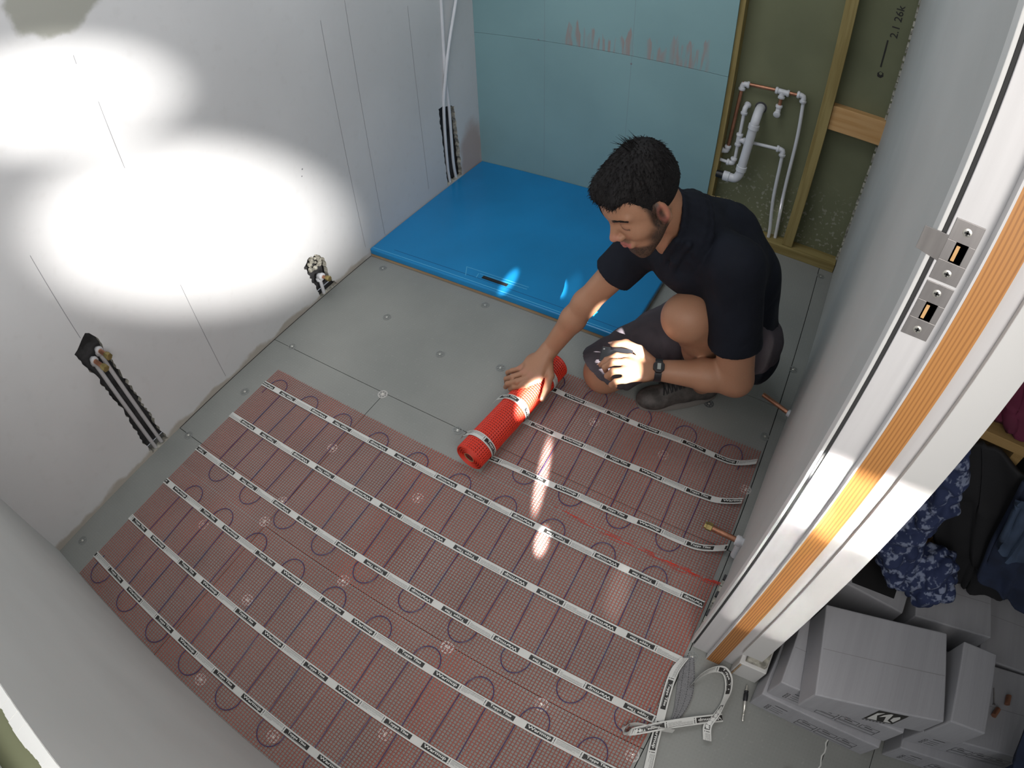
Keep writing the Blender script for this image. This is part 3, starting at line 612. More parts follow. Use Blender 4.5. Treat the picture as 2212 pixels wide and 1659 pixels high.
UND = [(0.565, 0.843, 'pale disc showing through the net right of the first upside down label'), (0.918, 0.836, 'pale disc through the net below the near end of the red roll'),
 (0.560, 0.602, 'pale disc through the net touching the third tape, upper of two'), (0.560, 0.518, 'pale disc at the left end of the dotted joint line'),
 (0.391, 0.394, 'pale disc through the net left, beside the fourth tape start'), (0.894, 0.505, 'pale disc in the middle of the dotted joint line'),
 (0.694, 0.299, 'pale disc through the net between the second and fifth tapes on the left'), (0.740, 0.041, 'pale disc through the net beside the front wall, further left'),
 (1.246, 0.501, 'pale disc on the joint between the two near mats, centre'), (1.528, 0.492, 'pale disc on the joint between the two near mats, near the bottom edge'),
 (1.008, 0.053, 'pale disc through the net close to the front wall at the bottom edge'), (1.241, 0.228, 'pale disc through the net at the bottom edge between two tapes'),
 (1.782, 0.482, 'pale disc half under the right end of the nearest mat'), (1.250, 1.353, 'pale disc through the far mat below the man\'s knee'),
 (1.498, 1.339, 'pale disc through the far mat in the middle of its right half'), (1.777, 1.340, 'pale disc through the far mat at its right hand edge')]
for x, y, lb in UND: place_disc(x, y, 'discw', lb, UN)

# ================================================================== PRINTED TAPE
PER = 0.26603; QW = 0.1081
class Strip:
    """a ribbon along a polyline: P points, W width directions"""
    def __init__(s, P, W, width=0.0215):
        s.P = [Vector(p) for p in P]; s.W = [Vector(w).normalized() for w in W]; s.w = width
        s.s = [0.0]
        for a, b_ in zip(s.P, s.P[1:]): s.s.append(s.s[-1] + (b_ - a).length)
        s.L = s.s[-1]
        s.arr = np.array(s.s)
    def at(s, t, w, h):
        t = min(max(t, 0.0), s.L); i = min(int(np.searchsorted(s.arr, t, side='right')) - 1, len(s.P) - 2); i = max(i, 0)
        f = (t - s.s[i]) / max(s.s[i + 1] - s.s[i], 1e-9)
        p = s.P[i].lerp(s.P[i + 1], f); wd = s.W[i].lerp(s.W[i + 1], f).normalized()
        j0, j1 = max(i - (1 if f < .5 else 0), 0), min(i + (2 if f >= .5 else 1), len(s.P) - 1)
        tg = (s.P[j1] - s.P[j0]).normalized(); n = tg.cross(wd).normalized()
        return p + wd * (w * s.w) + n * h
def ribbon(mb, st, m='tape', thick=0.0004):
    vs = []; fs = []
    for t in st.s:
        for w, h in ((-.5, 0), (.5, 0), (.5, thick), (-.5, thick)): vs.append(st.at(t, w, h))
    for i in range(len(st.s) - 1):
        a = 4 * i
        for k_ in range(4): fs.append((a + k_, a + (k_ + 1) % 4, a + 4 + (k_ + 1) % 4, a + 4 + k_))
    fs += [(0, 3, 2, 1), (len(vs) - 4, len(vs) - 3, len(vs) - 2, len(vs) - 1)]
    mb.add(vs, fs, m)
def prect(mb, st, t0, t1, w0, w1, m, h=0.0006, seg=0.012):
    seg = min(seg, getattr(st, 'seg', 1)); h += getattr(st, 'lift', 0)
    t0 = max(t0, 0.0005); t1 = min(t1, st.L - 0.0005)
    if t1 - t0 < 0.0006: return False
    n = max(1, int((t1 - t0) / seg)); vs = []; fs = []
    for i in range(n + 1):
        t = t0 + (t1 - t0) * i / n; vs += [st.at(t, w0, h), st.at(t, w1, h)]
    for i in range(n): fs.append((2 * i, 2 * i + 2, 2 * i + 3, 2 * i + 1))
    mb.add(vs, fs, m); return True
def ptext(mb, st, tx, tc, wc, lw, lh, flip, h=0.0008):
    tv, tf = tx; s_ = -1 if flip else 1; vs = []
    h += getattr(st, 'lift', 0) * 1.6; ts = [tc + s_ * u * lw for u, v in tv]
    keep = [0.001 < t < st.L - 0.001 for t in ts]
    for (u, v), t in zip(tv, ts): vs.append(st.at(t, wc + s_ * v * lh, h))
    mb.add(vs, [f for f in tf if all(keep[i] for i in f)], 'inkw')
def print_strip(mb, st, ph, flip=False):
    """ph: centre of the first Topps Tiles label"""
    s_ = -1 if flip else 1; wl = 0.62
    k0 = int(math.floor((-ph) / PER)) - 1; k1 = int(math.ceil((st.L - ph) / PER)) + 1
    for k_ in range(k0, k1 + 1):
        c0 = ph + k_ * PER
        if prect(mb, st, c0 - 0.0395, c0 + 0.0395, -wl / 2, wl / 2, 'ink'):
            ptext(mb, st, TXT_T, c0, s_ * 0.05, 0.060, 0.40, flip); prect(mb, st, c0 - 0.033, c0 + 0.033, s_ * -0.235 - .012, s_ * -0.235 + .012, 'inkw', 0.0008)
        c1 = c0 + s_ * QW
        if prect(mb, st, c1 - 0.0365, c1 + 0.0365, -wl / 2, wl / 2, 'ink'):
            ptext(mb, st, TXT_W, c1, 0, 0.064, 0.46, flip); prect(mb, st, c1 - 0.002, c1 + 0.030, s_ * 0.24 - .012, s_ * 0.24 + .012, 'inkw', 0.0008) if not flip else prect(mb, st, c1 - 0.030, c1 + 0.002, s_ * 0.24 - .012, s_ * 0.24 + .012, 'inkw', 0.0008)
        for e in (c1 + s_ * 0.0415, c0 - s_ * 0.0445):
            prect(mb, st, e - 0.0009, e + 0.0009, s_ * -0.12, s_ * 0.33, 'ink'); prect(mb, st, e - 0.0009, e + 0.0009, s_ * -0.33, s_ * -0.2, 'ink')
        a = c1 + s_ * 0.046; b_ = c0 + s_ * (PER - 0.049)
        lo, hi = min(a, b_), max(a, b_); rnd = random.Random(int(ph * 1e4) + k_)
        prect(mb, st, lo, hi, s_ * 0.30, s_ * 0.34, 'ink', 0.0006)
        for row in range(5):
            w = s_ * (0.19 - 0.09 * row); t = lo
            while t < hi - 0.002:
                d = rnd.uniform(0.004, 0.012); prect(mb, st, t, min(t + d, hi), w - .022, w + .022, 'inkg', 0.0006, 0.05); t += d + 0.0011
                if row > 2 and rnd.random() < .25: break

# ================================================================== HEATING MATS
def net(mb, x0, x1, y0, y1, px=0.0092, py=0.0082, z=0.0016):
    n = int((x1 - x0) / px); m_ = int((y1 - y0) / py)
    for i in range(n + 1):
        x = x0 + i * px; w = 0.0011 + 0.0012 * max(0, noise.noise(Vector((x * 9.0, y0 * 3, 0.3))))
        segs = 10; w = min(w, 0.0024); vs = []; e = 0.003 + 0.002 * random.random()
        for j in range(segs + 1):
            y = (y0 - e) + (y1 - y0 + 2 * e) * j / segs; dx = 0.0012 * noise.noise(Vector((x * 4, y * 6, 1.0)))
            zz = z + 0.001 * noise.noise(Vector((x * 7, y * 7, 4.0)))
            vs += [(x + dx - w, y, zz), (x + dx + w, y, zz), (x + dx, y, zz + 0.0009)]
        fs = []
        for j in range(segs):
            a = 3 * j
            fs += [(a, a + 3, a + 5, a + 2), (a + 1, a + 2, a + 5, a + 4), (a, a + 1, a + 4, a + 3)]
        mb.add(vs, fs, 'net')
    for j in range(m_ + 1):
        y = y0 + j * py; w = 0.0008; segs = 24; vs = []
        for i in range(segs + 1):
            x = x0 + (n * px) * i / segs; zz = z + 0.0004 + 0.001 * noise.noise(Vector((x * 7, y * 7, 4.0)))
            vs += [(x, y - w, zz), (x, y + w, zz), (x, y, zz + 0.0007)]
        fs = []
        for i in range(segs):
            a = 3 * i; fs += [(a, a + 2, a + 5, a + 3), (a + 1, a + 4, a + 5, a + 2), (a, a + 3, a + 4, a + 1)]
        mb.add(vs, fs, 'net')
def cable_path(tops, bots, yt, yb, z=0.0035, first='top'):
    """serpentine; tops / bots are loop centres in x"""
    seq = []; a = list(tops); b_ = list(bots)
    r = 0.0365; pts = []
    allc = sorted([(x, 'T') for x in a] + [(x, 'B') for x in b_])
    for x, k_ in allc:
        y = yt if k_ == 'T' else yb; s_ = 1 if k_ == 'T' else -1
        ry = 0.040; rr = r
        lean = 0.006
        pts += [(x - rr + lean * s_ - .001, y - s_ * (ry + 0.045), z), (x - rr - 0.001 + lean * s_, y - s_ * ry, z)]
        for j in range(1, 8):
            an = math.pi * j / 8
            pts.append((x - rr * math.cos(an) + lean * s_, y - s_ * ry + s_ * ry * math.sin(an), z + 0.001 * math.sin(an)))
        pts += [(x + rr + .001 + lean * s_, y - s_ * ry, z), (x + rr + lean * s_, y - s_ * (ry + 0.045), z)]
    return smooth_path(pts, 3)
def flat_strip(x0, x1, y, slope=0.0, wav=0.0, seed=0, z=0.0052, bow=0.0, endcurl=0.0):
    n = 60; P = []; Wd = []
    for i in range(n + 1):
        t = i / n; x = x0 + (x1 - x0) * t
        yy = y + slope * (x - x0) + bow * math.sin(math.pi * t) + wav * noise.noise(Vector((x * 5, seed, 0))) - endcurl * max(0, (t - 0.93) / 0.07) ** 2 * -1
        P.append((x, yy, z + 0.0006 * noise.noise(Vector((x * 12, seed * 3.1, 7))) + abs(wav) * 0.9 * max(0, noise.noise(Vector((x * 7, seed + 9, 2)))))); Wd.append((0, 1, 0))
    return Strip(P, Wd)
ya, dy, yd, yg = 0.08585, 0.17048, 0.58585, 1.08502
def mat_thing(name_loc, label, x0, x1, y0, y1, tops, bots, yt, yb, tapes, tape_lab):
    T = thing('heating_mat', name_loc, label, 'heating mat', 'electric floor heating mats')
    mb = MB(); net(mb, x0, x1, y0, y1); mb.build('netting', T)
    mb = MB(); mb.tube(cable_path(tops, bots, yt, yb), 0.0013, 'cable', 6); mb.build('heating_cable', T, smooth=True)
    for st, ph, fl_ in tapes:
        mb = MB(); ribbon(mb, st); print_strip(mb, st, ph, fl_); mb.build('printed_tape', T)
    return T
xm = 0.1387
tA = [(flat_strip(xm, 1.775, ya, seed=1), 0.267 - xm, False), (flat_strip(xm, 1.78, ya + dy, seed=2), 0.197 - xm, False), (flat_strip(xm, 1.785, ya + 2 * dy, seed=3), 0.386 - xm, False)]
mat_thing((0.95, 0.25, 0), 'nearest heating mat, its labels reading the right way up, beside the front wall', 0.142, 1.79, 0.006, 0.505,
          [0.27 + 0.1575 * i for i in range(10)], [0.215 + 0.1575 * i for i in range(10)], 0.482, 0.019, tA, '')
tD = [(flat_strip(xm, 1.80, yd, seed=4), 0.417 - xm, True), (flat_strip(xm, 1.79, yd + dy, seed=5), 0.875 - 3 * PER - xm, True), (flat_strip(xm, 1.785, yd + 2 * dy, seed=6), 0.537 - xm, True)]
mat_thing((0.95, 0.75, 0), 'middle heating mat, its labels upside down, reaching from the left wall side to the door', 0.142, 1.79, 0.509, 1.003,
          [0.200 + 0.1585 * i for i in range(10)], [0.295 + 0.1605 * i for i in range(10)], 0.975, 0.525, tD, '')
# third mat with its unrolled part and the roll
RX0, RX1, RY0, RY1, RR = 0.992, 1.040, 1.012, 1.478, 0.047
def raxis(y): f = (y - RY0) / (RY1 - RY0); return RX0 + (RX1 - RX0) * f
T3 = thing('heating_mat', (1.4, 1.25, 0), 'far heating mat, part unrolled, with a bright red roll at its left end', 'heating mat', 'electric floor heating mats')
mb = MB(); net(mb, 1.035, 1.785, 1.012, 1.50); mb.build('netting', T3)
mb = MB(); mb.tube(cable_path([1.048 + 0.1600 * i for i in range(5)], [1.158 + 0.1565 * i for i in range(4)], 1.482, 1.030), 0.0013, 'cable', 6); mb.build('heating_cable', T3, smooth=True)
mb = MB(); rnd = random.Random(6)
for i in range(110):
    x = 1.24 + .55 * rnd.random() ** .7; y = 1.008 + rnd.gauss(0, .004) - (x - 1.2) * .012; L_ = rnd.uniform(.01, .05) if i % 3 else .006
    d_ = Vector((L_, 0, 0)) if i % 3 else Vector((0, L_, 0)); mb.tube([Vector((x, y, .0032)), Vector((x, y, .0036)) + d_], .00055, 'netroll', 4)
mb.build('frayed_edge', T3, label='brighter red doubled threads where the mats meet')
def roll_strip(y, x1, ph, slope, seed, free):
    cx = raxis(y); P = []; Wd = []
    ax = Vector((RX1 - RX0, RY1 - RY0, 0)).normalized(); up = Vector((0, 0, 1)); side = Vector((ax.y, -ax.x, 0))   # +x side
    R_ = RR + 0.0035; C0 = Vector((cx, y, RR + 0.001))
    # free tail on the left, then over the top and down the right side, under and out along the floor
    P.append(C0 - side * (R_ + free) + up * (-0.002) + Vector((0, -0.012, 0))); Wd.append(ax)
    P.append(C0 - side * (R_ + free * .5) + up * 0.016 + Vector((0, -0.004, 0))); Wd.append(ax)
    for a in range(140, -81, -5):
        an = math.radians(a); P.append(C0 + side * R_ * math.cos(an) + up * R_ * math.sin(an)); Wd.append(ax)
    xs = P[-1].x + 0.03; n = 34
    for i in range(n + 1):
        t = i / n; x = xs + (x1 - xs) * t
        yy = y + slope * (x - xs) + 0.007 * noise.noise(Vector((x * 5.5, seed, 0))) + 0.030 * max(0, (t - 0.86) / 0.14) ** 2
        P.append(Vector((x, yy, 0.006 + 0.007 * max(0, noise.noise(Vector((x * 8, seed + 9, 2)))) + 0.012 * max(0, (t - .9) / .1)))); Wd.append((0, 1, 0))
    P = smooth_path(P, 2); st = Strip(P, [Wd[min(i // 2, len(Wd) - 1)] for i in range(len(P))]); st.seg = 0.003; st.lift = 0.0004
    # arc length at which x reaches the wanted phase on the flat part
    i0 = next(i for i, p in enumerate(st.P) if i > 50 and p.x > ph - 0.03); s0 = st.s[i0] + (ph - st.P[i0].x)
    mb = MB(); ribbon(mb, st); print_strip(mb, st, s0, False); mb.build('printed_tape', T3)
roll_strip(1.068, 1.785, 1.182, 0.019, 3, 0.016); roll_strip(1.243, 1.778, 1.116, 0.012, 5, 0.022); roll_strip(1.405, 1.778, 1.309, 0.012, 8, 0.006)
# the roll itself
ax = Vector((RX1 - RX0, RY1 - RY0, 0)).normalized(); A0 = Vector((RX0, RY0, RR + 0.001)); A1 = Vector((RX1, RY1, RR + 0.001)); LR = (A1 - A0).length
side = Vector((ax.y, -ax.x, 0)); up = Vector((0, 0, 1))
mb = MB(); R_ = RR - 0.0012
mb.lathe(A0, ax, [(0.001, 0.030), (0.0, 0.034), (0.001, R_ - 0.003), (0.003, R_), (LR - 0.003, R_), (LR, R_ - 0.004), (LR - 0.001, 0.02)], 'netrolld', 40)
rl = mb.build('net_roll', T3, smooth=True, label='bright red wound part of the net')
mb = MB()
def rp(s_, an, r): return A0 + ax * s_ + side * (r * math.cos(an)) + up * (r * math.sin(an))
NT = 34
for i in range(NT):
    an = 2 * math.pi * i / NT; w = 0.062; vs = []; fs = []; ns = 30
    for j in range(ns + 1):
        s_ = LR * j / ns; d = 0.006 * math.sin(s_ * 25 + i)
        vs += [rp(s_, an - w + d, RR - 0.0012), rp(s_, an + d, RR + 0.0006), rp(s_, an + w + d, RR - 0.0012)]
    for j in range(ns):
        a = 3 * j; fs += [(a, a + 3, a + 4, a + 1), (a + 1, a + 4, a + 5, a + 2)]
    mb.add(vs, fs, 'netroll')
ns = int(LR / 0.0085)
for j in range(ns + 1):
    s0 = min(0.003 + j * 0.0085, LR - .003); vs = []; fs = []; n = 40; w = 0.0023
    for i in range(n):
        an = 2 * math.pi * i / n; vs += [rp(s0 - w, an, RR - 0.001), rp(s0, an, RR + 0.0008), rp(s0 + w, an, RR - 0.001)]
    for i in range(n):
        a = 3 * i; b_ = 3 * ((i + 1) % n); fs += [(a, b_, b_ + 1, a + 1), (a + 1, b_ + 1, b_ + 2, a + 2)]
    mb.add(vs, fs, 'netroll')
for s_, sg in ((0.0, -1), (LR, 1)):          # wound layers at the two ends
    for r in np.arange(0.019, RR, 0.0038):
        vs = []; fs = []; n = 36
        for i in range(n):
            an = 2 * math.pi * i / n; rr = r + 0.0008 * math.sin(3 * an + r * 900); vs += [rp(s_ + sg * .0003, an, rr - .0015), rp(s_ + sg * 0.0022, an, rr), rp(s_ + sg * .0003, an, rr + .0015)]
        for i in range(n):
            a = 3 * i; b_ = 3 * ((i + 1) % n); fs += [(a, b_, b_ + 1, a + 1), (a + 1, b_ + 1, b_ + 2, a + 2)]
        mb.add(vs, fs, 'netroll')
mb.build('wound_threads', rl)
mb = MB()
n = 24; vs = []
for s_, r in ((-0.0008, 0.0185), (-0.0015, 0.0160), (0.05, 0.0155)):
    for i in range(n): vs.append(rp(s_, 2 * math.pi * i / n, r))
fs = [(k_ * n + i, k_ * n + (i + 1) % n, (k_ + 1) * n + (i + 1) % n, (k_ + 1) * n + i) for k_ in range(2) for i in range(n)] + [tuple(2 * n + i for i in range(n))]
mb.add(vs, fs, 'card'); mb.build('cardboard_core', T3)

# loose tape off the mats beside the doorway
def free_strip(pts, wds, label, ph, flip=False, w=0.0215):
    P = smooth_path(pts, 8); Wd = []
    wv = smooth_path(wds, 8)
    st = Strip(P, [v.normalized() for v in wv], w); mb = MB(); ribbon(mb, st); print_strip(mb, st, ph, flip)
    tag(mb.build('loose_tape'), label, 'tape', 'tape ends peeled off at the doorway')
free_strip([(1.795, 0.765, 0.010), (1.785, 0.72, 0.013), (1.790, 0.66, 0.014), (1.803, 0.59, 0.014), (1.815, 0.53, 0.012), (1.832, 0.46, 0.008), (1.845, 0.40, 0.006)],
           [(1, 0.4, 0), (1, 0.1, 0.1), (1, 0.15, 0), (1, 0.2, 0), (1, 0.25, 0), (1, 0.3, 0), (1, 0.3, 0)], 'printed tape running from the mat corner down to the bottom edge of the photo', 0.112)
free_strip([(1.845, 0.575, 0.022), (1.79, 0.560, 0.020), (1.750, 0.549, 0.018), (1.732, 0.533, 0.018), (1.737, 0.520, 0.020), (1.760, 0.535, 0.022), (1.82, 0.580, 0.024), (1.88, 0.621, 0.020), (1.945, 0.662, 0.008)],
           [(0, 0.25, 1), (0, .3, 1), (0, .35, 1), (0.3, .1, 1), (0.3, -0.6, 0.7), (-.2, 0.9, .3), (-.5, 0.85, .1), (-.5, .85, .1), (-.5, .85, 0)], 'printed tape doubled back in a flat loop across the other peeled strips', 0.20, True)
free_strip([(1.836, 0.700, 0.010), (1.850, 0.735, 0.018), (1.872, 0.762, 0.022), (1.897, 0.772, 0.026), (1.918, 0.757, 0.026), (1.930, 0.725, 0.024), (1.930, 0.690, 0.022), (1.925, 0.655, 0.020), (1.917, 0.625, 0.016), (1.93, 0.590, 0.018)],
           [(0, 0.1, 1), (-.2, 0.2, 1), (-.3, .4, 1), (0, .8, .8), (0.6, .5, .6), (0.6, 0.1, .8), (.4, 0.1, 1), (.7, 0.1, 0.7), (1, 0.1, 0.3), (1, .2, 0)], 'printed tape curling in an arch on the hall floor near the plinth block', 0.13)
mb = MB(); P = smooth_path([(1.805, 0.775, 0.003), (1.818, 0.73, 0.004), (1.832, 0.68, 0.005), (1.838, 0.63, 0.006), (1.832, 0.585, 0.008)], 8)
wv = smooth_path([(0.026, 0.006, 0), (0.040, 0.008, 0), (0.042, 0.008, 0), (0.026, 0.006, 0), (0.004, 0.001, 0)], 8)
vs = []; fs = []
for p, w in zip(P, wv): vs += [p - w / 2, p + w / 2, p + w / 2 + Vector((0, 0, .0012)), p - w / 2 + Vector((0, 0, .0012))]
for i in range(len(P) - 1):
    for k_ in range(4): fs.append((4 * i + k_, 4 * i + (k_ + 1) % 4, 4 * i + 4 + (k_ + 1) % 4, 4 * i + 4 + k_))
mb.add(vs, fs, 'greystrip')
for off in (0.5, 0.12, -0.3):
    for i in range(1, len(P) - 2):
        p = P[i] + wv[i] * off * .9 + Vector((0, 0, .0014)); q = P[i].lerp(P[i + 1], .5) + wv[i] * off * .9 + Vector((0, 0, .0014))
        mb.tube([p, q], 0.0007, 'black', 4)
tag(mb.build('grey_webbing_strip'), 'grey stitched strip tapering away under the tapes beside the door lining', 'strip')

# ================================================================== SMALL THINGS AND CARTONS
T = thing('drill_bit_holder', (1.985, 0.72, 0.006), 'slim black and chrome bit holder lying on the hall floor', 'tool')
d = Vector((0.24, -0.97, 0)).normalized(); p0 = Vector((1.974, 0.766, 0.0065))
mb = MB(); mb.lathe(p0, d, [(-0.002, 0.0015), (0.0, 0.0028), (0.008, 0.0028), (0.010, 0.004), (0.013, 0.004)], 'screw', 12); mb.build('tip', T, smooth=True)
mb = MB(); mb.lathe(p0 + d * 0.0132, d, [(0, 0.0048), (0.002, 0.0062), (0.006, 0.0050), (0.009, 0.0062), (0.026, 0.0060), (0.028, 0.0045)], 'strap', 14); mb.build('grip', T, smooth=True, label='black grip sleeve')
mb = MB(); mb.lathe(p0 + d * 0.0414, d, [(0, 0.0042), (0.022, 0.0038), (0.023, 0.0026), (0.034, 0.0026), (0.035, 0.0034), (0.040, 0.0022), (0.045, 0.0030), (0.052, 0.0030), (0.054, 0.0012)], 'screw', 12); mb.build('shank', T, smooth=True, label='chrome shank')
def carton(cx, cy, w, d_, h, z, rot, label, printed=True, seam=True, logo=False, extra=None):
    T = thing('carton', (cx, cy, z), label, 'box', 'white cartons in the hall'); R_ = Matrix.Rotation(rot, 3, 'Z'); c_ = Vector((cx, cy, 0))
    def L(x, y, zz): return R_ @ Vector((x, y, 0)) + c_ + Vector((0, 0, z + zz))
    mb = MB(); e = 0.0004
    mb.hexa([L(-w/2, -d_/2, 0), L(w/2, -d_/2, 0), L(w/2, d_/2, 0), L(-w/2, d_/2, 0)], [L(-w/2, -d_/2, h), L(w/2, -d_/2, h), L(w/2, d_/2, h), L(-w/2, d_/2, h)], 'carton'); mb.build('box_body', T, bevel=0.0035)
    mb = MB()
    if seam: mb.add([L(-w/2 + .004, -0.0008, h + e), L(w/2 - .004, -0.0008, h + e), L(w/2 - .004, 0.0008, h + e), L(-w/2 + .004, 0.0008, h + e)], [(0, 1, 2, 3)], 'cartond'); mb.build('flap_seam', T)
    if printed:
        mb = MB(); yf = -d_/2 - e
        def R4(x0, z0, x1, z1, m_='inkp'): mb.add([L(x0, yf, z0), L(x1, yf, z0), L(x1, yf, z1), L(x0, yf, z1)], [(0, 1, 2, 3)], 'ink')
        def frame(x0, z0, x1, z1, t=0.0014):
            R4(x0, z0, x1, z0 + t); R4(x0, z1 - t, x1, z1); R4(x0, z0, x0 + t, z1); R4(x1 - t, z0, x1, z1)
        x0 = -w/2
        for i in range(3): frame(x0 + .035, h * .20 + i * .013, x0 + .044, h * .20 + i * .013 + .009, .0014); R4(x0 + .049, h * .20 + i * .013 + .003, x0 + .049 + .03 + .004 * (i % 2), h * .20 + i * .013 + .0045)
        R4(x0 + .05, h * .66, x0 + .085, h * .69)
        mb.build('check_boxes', T, label='black printed tick boxes'); mb = MB()
        fx = x0 + .125; g_ = (w - .16) / 3
        for i in range(3): frame(fx + i * g_, h * .34, fx + (i + 1) * g_ - .006, h * .56)
        frame(fx, h * .12, fx + g_ - .006, h * .30); frame(fx + g_, h * .12, fx + 3 * g_ - .006, h * .30)
        for i in range(3): R4(fx + i * g_ + .012, h * .44, fx + i * g_ + .034, h * .48); R4(fx + i * g_ + .008, h * .60, fx + i * g_ + .022, h * .615)
        mb.build('address_panel', T, label='black printed address frames')
    if logo:
        mb = MB(); yf = -d_/2 - e
        def Q(pts, m_, k_=0): mb.add([L(x, yf - k_, zz) for x, zz in pts], [tuple(range(len(pts)))], m_)
        cx_, cz, s_ = 0.035, h * 0.55, 0.038
        Q([(cx_ - s_, cz - s_), (cx_ + s_, cz - s_), (cx_ + s_, cz + s_), (cx_ - s_, cz + s_)], 'ink')
        S2 = s_ * .84
        for pl in ([(-1, -1), (-.2, -1), (-.75, 0.1), (-.55, .9), (-1, .6)], [(-.45, -.2), (-.1, .2), (0.1, -.3), (.35, -1), (1, -1), (.45, -.55), (.1, .9), (-.1, .95), (-.4, .45)], [(.55, -.35), (1, -.75), (1, .3), (.75, .75), (.45, .3)]):
            Q([(cx_ + a * S2, cz + b_ * S2) for a, b_ in pl], 'inkw', 0.0003)
        for i in range(7): Q([(cx_ - s_ + i * .009, cz - s_ - .008), (cx_ - s_ + .0055 + i * .009, cz - s_ - .008), (cx_ - s_ + .0055 + i * .009, cz - s_ - .003), (cx_ - s_ + i * .009, cz - s_ - .003)], 'ink')
        mb.build('box_logo', T, label='square black emblem with white swirls')
    return T, L
carton(2.168, 0.815, 0.335, 0.19, 0.099, 0.0, -0.045, 'flat white printed carton at the bottom of the nearest stack')
carton(2.172, 0.828, 0.330, 0.19, 0.098, 0.100, -0.01, 'flat white printed carton in the middle of the nearest stack')
carton(2.202, 0.830, 0.322, 0.215, 0.100, 0.199, 0.16, 'big white ribbed carton with the black emblem, on top of the nearest stack', printed=False, logo=True)
carton(2.555, 0.86, 0.345, 0.24, 0.099, 0.0, 0.04, 'printed carton at the bottom of the right hand stack, cut by the photo edge')
carton(2.550, 0.875, 0.345, 0.22, 0.098, 0.100, 0.07, 'printed carton on top of the right hand stack, under the copper fittings')
carton(2.435, 0.850, 0.098, 0.200, 0.115, 0.199, 0.0, 'narrow plain white carton standing between the two stacks', printed=False, seam=False)
T, L = carton(2.133, 1.095, 0.235, 0.17, 0.245, 0.0, -0.10, 'white carton behind the emblem carton with a black square on its lid', printed=False, seam=False)
mb = MB(); mb.add([L(-0.035, -0.075, .2455), L(0.083, -0.060, .2455), L(0.085, 0.035, .2455), L(-0.07, 0.035, .2455)], [(0, 1, 2, 3)], 'black'); mb.build('black_panel', T, label='black square')
carton(2.383, 1.112, 0.232, 0.190, 0.245, 0.0, 0.10, 'plain white carton below the hanging black trousers', printed=False)
carton(2.625, 1.130, 0.235, 0.26, 0.195, 0.0, 0.03, 'white carton against the photo\'s right edge, behind the copper fittings', printed=False)
for i, (x, y, a, lb) in enumerate(((2.610, 0.905, 1.5, 'copper coupling standing apart nearest the right photo edge'), (2.578, 0.862, 1.1, 'copper coupling closest to the narrow carton'))):
    mb = MB(); mb.lathe((x, y, 0.2065), (math.cos(a), math.sin(a), 0), [(-0.012, 0.006), (-0.0118, 0.0075), (0.012, 0.0075), (0.0122, 0.006), (0.004, 0.0058)], 'copper', 16)
    tag(mb.build('copper_coupling', smooth=True), lb, 'pipe fitting', 'copper fittings on the carton')
mb = MB(); mb.tube([(2.565, 0.925, 0.200), (2.572, 0.885, 0.2005)], 0.0016, 'steel', 8); mb.lathe((2.572, 0.885, .2005), (0.1, -1, 0), [(0, .0016), (.002, .004), (.003, .004)], 'steel', 8)
tag(mb.build('long_screw', smooth=True), 'thin dark screw lying beside the copper couplings', 'screw')
mb = MB(); mb.lathe((2.155, 0.60, 0.0075), (0.9, 0.3, 0), [(-0.012, 0.006), (-0.0118, 0.0075), (0.012, 0.0075), (0.0122, 0.006)], 'copper', 16)
tag(mb.build('copper_coupling', smooth=True), 'copper coupling on the hall floor at the bottom edge', 'pipe fitting')

# hall cupboard with shelf and clothes
T = thing('shelf_unit', (2.5, 1.3, 0.0), 'pine shelving in the hall holding folded and hanging clothes', 'shelving')
for z in (0.30, 0.70): mb = MB(); mb.box((2.02, 1.165, z), (3.2, 1.47, z + 0.024), 'shelf'); mb.build('shelf_board', T)
mb = MB(); mb.box((2.245, 1.17, 0.326), (2.27, 1.47, 0.699), 'shelf'); mb.build('divider', T)
mb = MB(); mb.box((2.02, 1.47, 0.0), (3.2, 1.485, 1.6), 'trouser'); mb.build('back_panel', T)
mb = MB(); mb.box((1.99, 1.20, 0.0), (3.3, 1.60, 2.2), 'wallf') if False else mb.box((1.92, 1.50, 0.0), (3.4, 1.52, 2.3), 'wallf'); w2 = mb.build('wall_hall'); w2['kind'] = 'structure'
def cloth(name, pts_grid, m, label, cat, thick=0.004, sub=2, group=None, fold=0.012, seed=0):
    """pts_grid: rows of xyz; wavy sheet with thickness"""
    nu = len(pts_grid); nv = len(pts_grid[0]); mb = MB(); rows = []
    N = 26
    def samp(a, b_):
        i = min(int(a * (nu - 1)), nu - 2); j = min(int(b_ * (nv - 1)), nv - 2); fu = a * (nu - 1) - i; fv = b_ * (nv - 1) - j
        fu = fu * fu * (3 - 2 * fu); fv = fv * fv * (3 - 2 * fv)
        p = [Vector(pts_grid[i + di][j + dj]) for di in (0, 1) for dj in (0, 1)]
        return p[0].lerp(p[1], fv).lerp(p[2].lerp(p[3], fv), fu)
    vs = []; fs = []
    for i in range(N + 1):
        for j in range(N + 1):
            p = samp(i / N, j / N); q = noise.noise(Vector((j / N * 7 + seed, i / N * 1.6, seed))) * fold + noise.noise(Vector((j / N * 3, i / N * 4 + 5, seed))) * fold
            vs.append(p + Vector((q * .4, q, q * .4)))
    for i in range(N):
        for j in range(N):
            a = i * (N + 1) + j; fs.append((a, a + 1, a + N + 2, a + N + 1))
    mb.add(vs, fs, m); o = mb.build(name, smooth=True)
    md = o.modifiers.new('solid', 'SOLIDIFY'); md.thickness = thick; md.offset = 0
    return tag(o, label, cat, group)
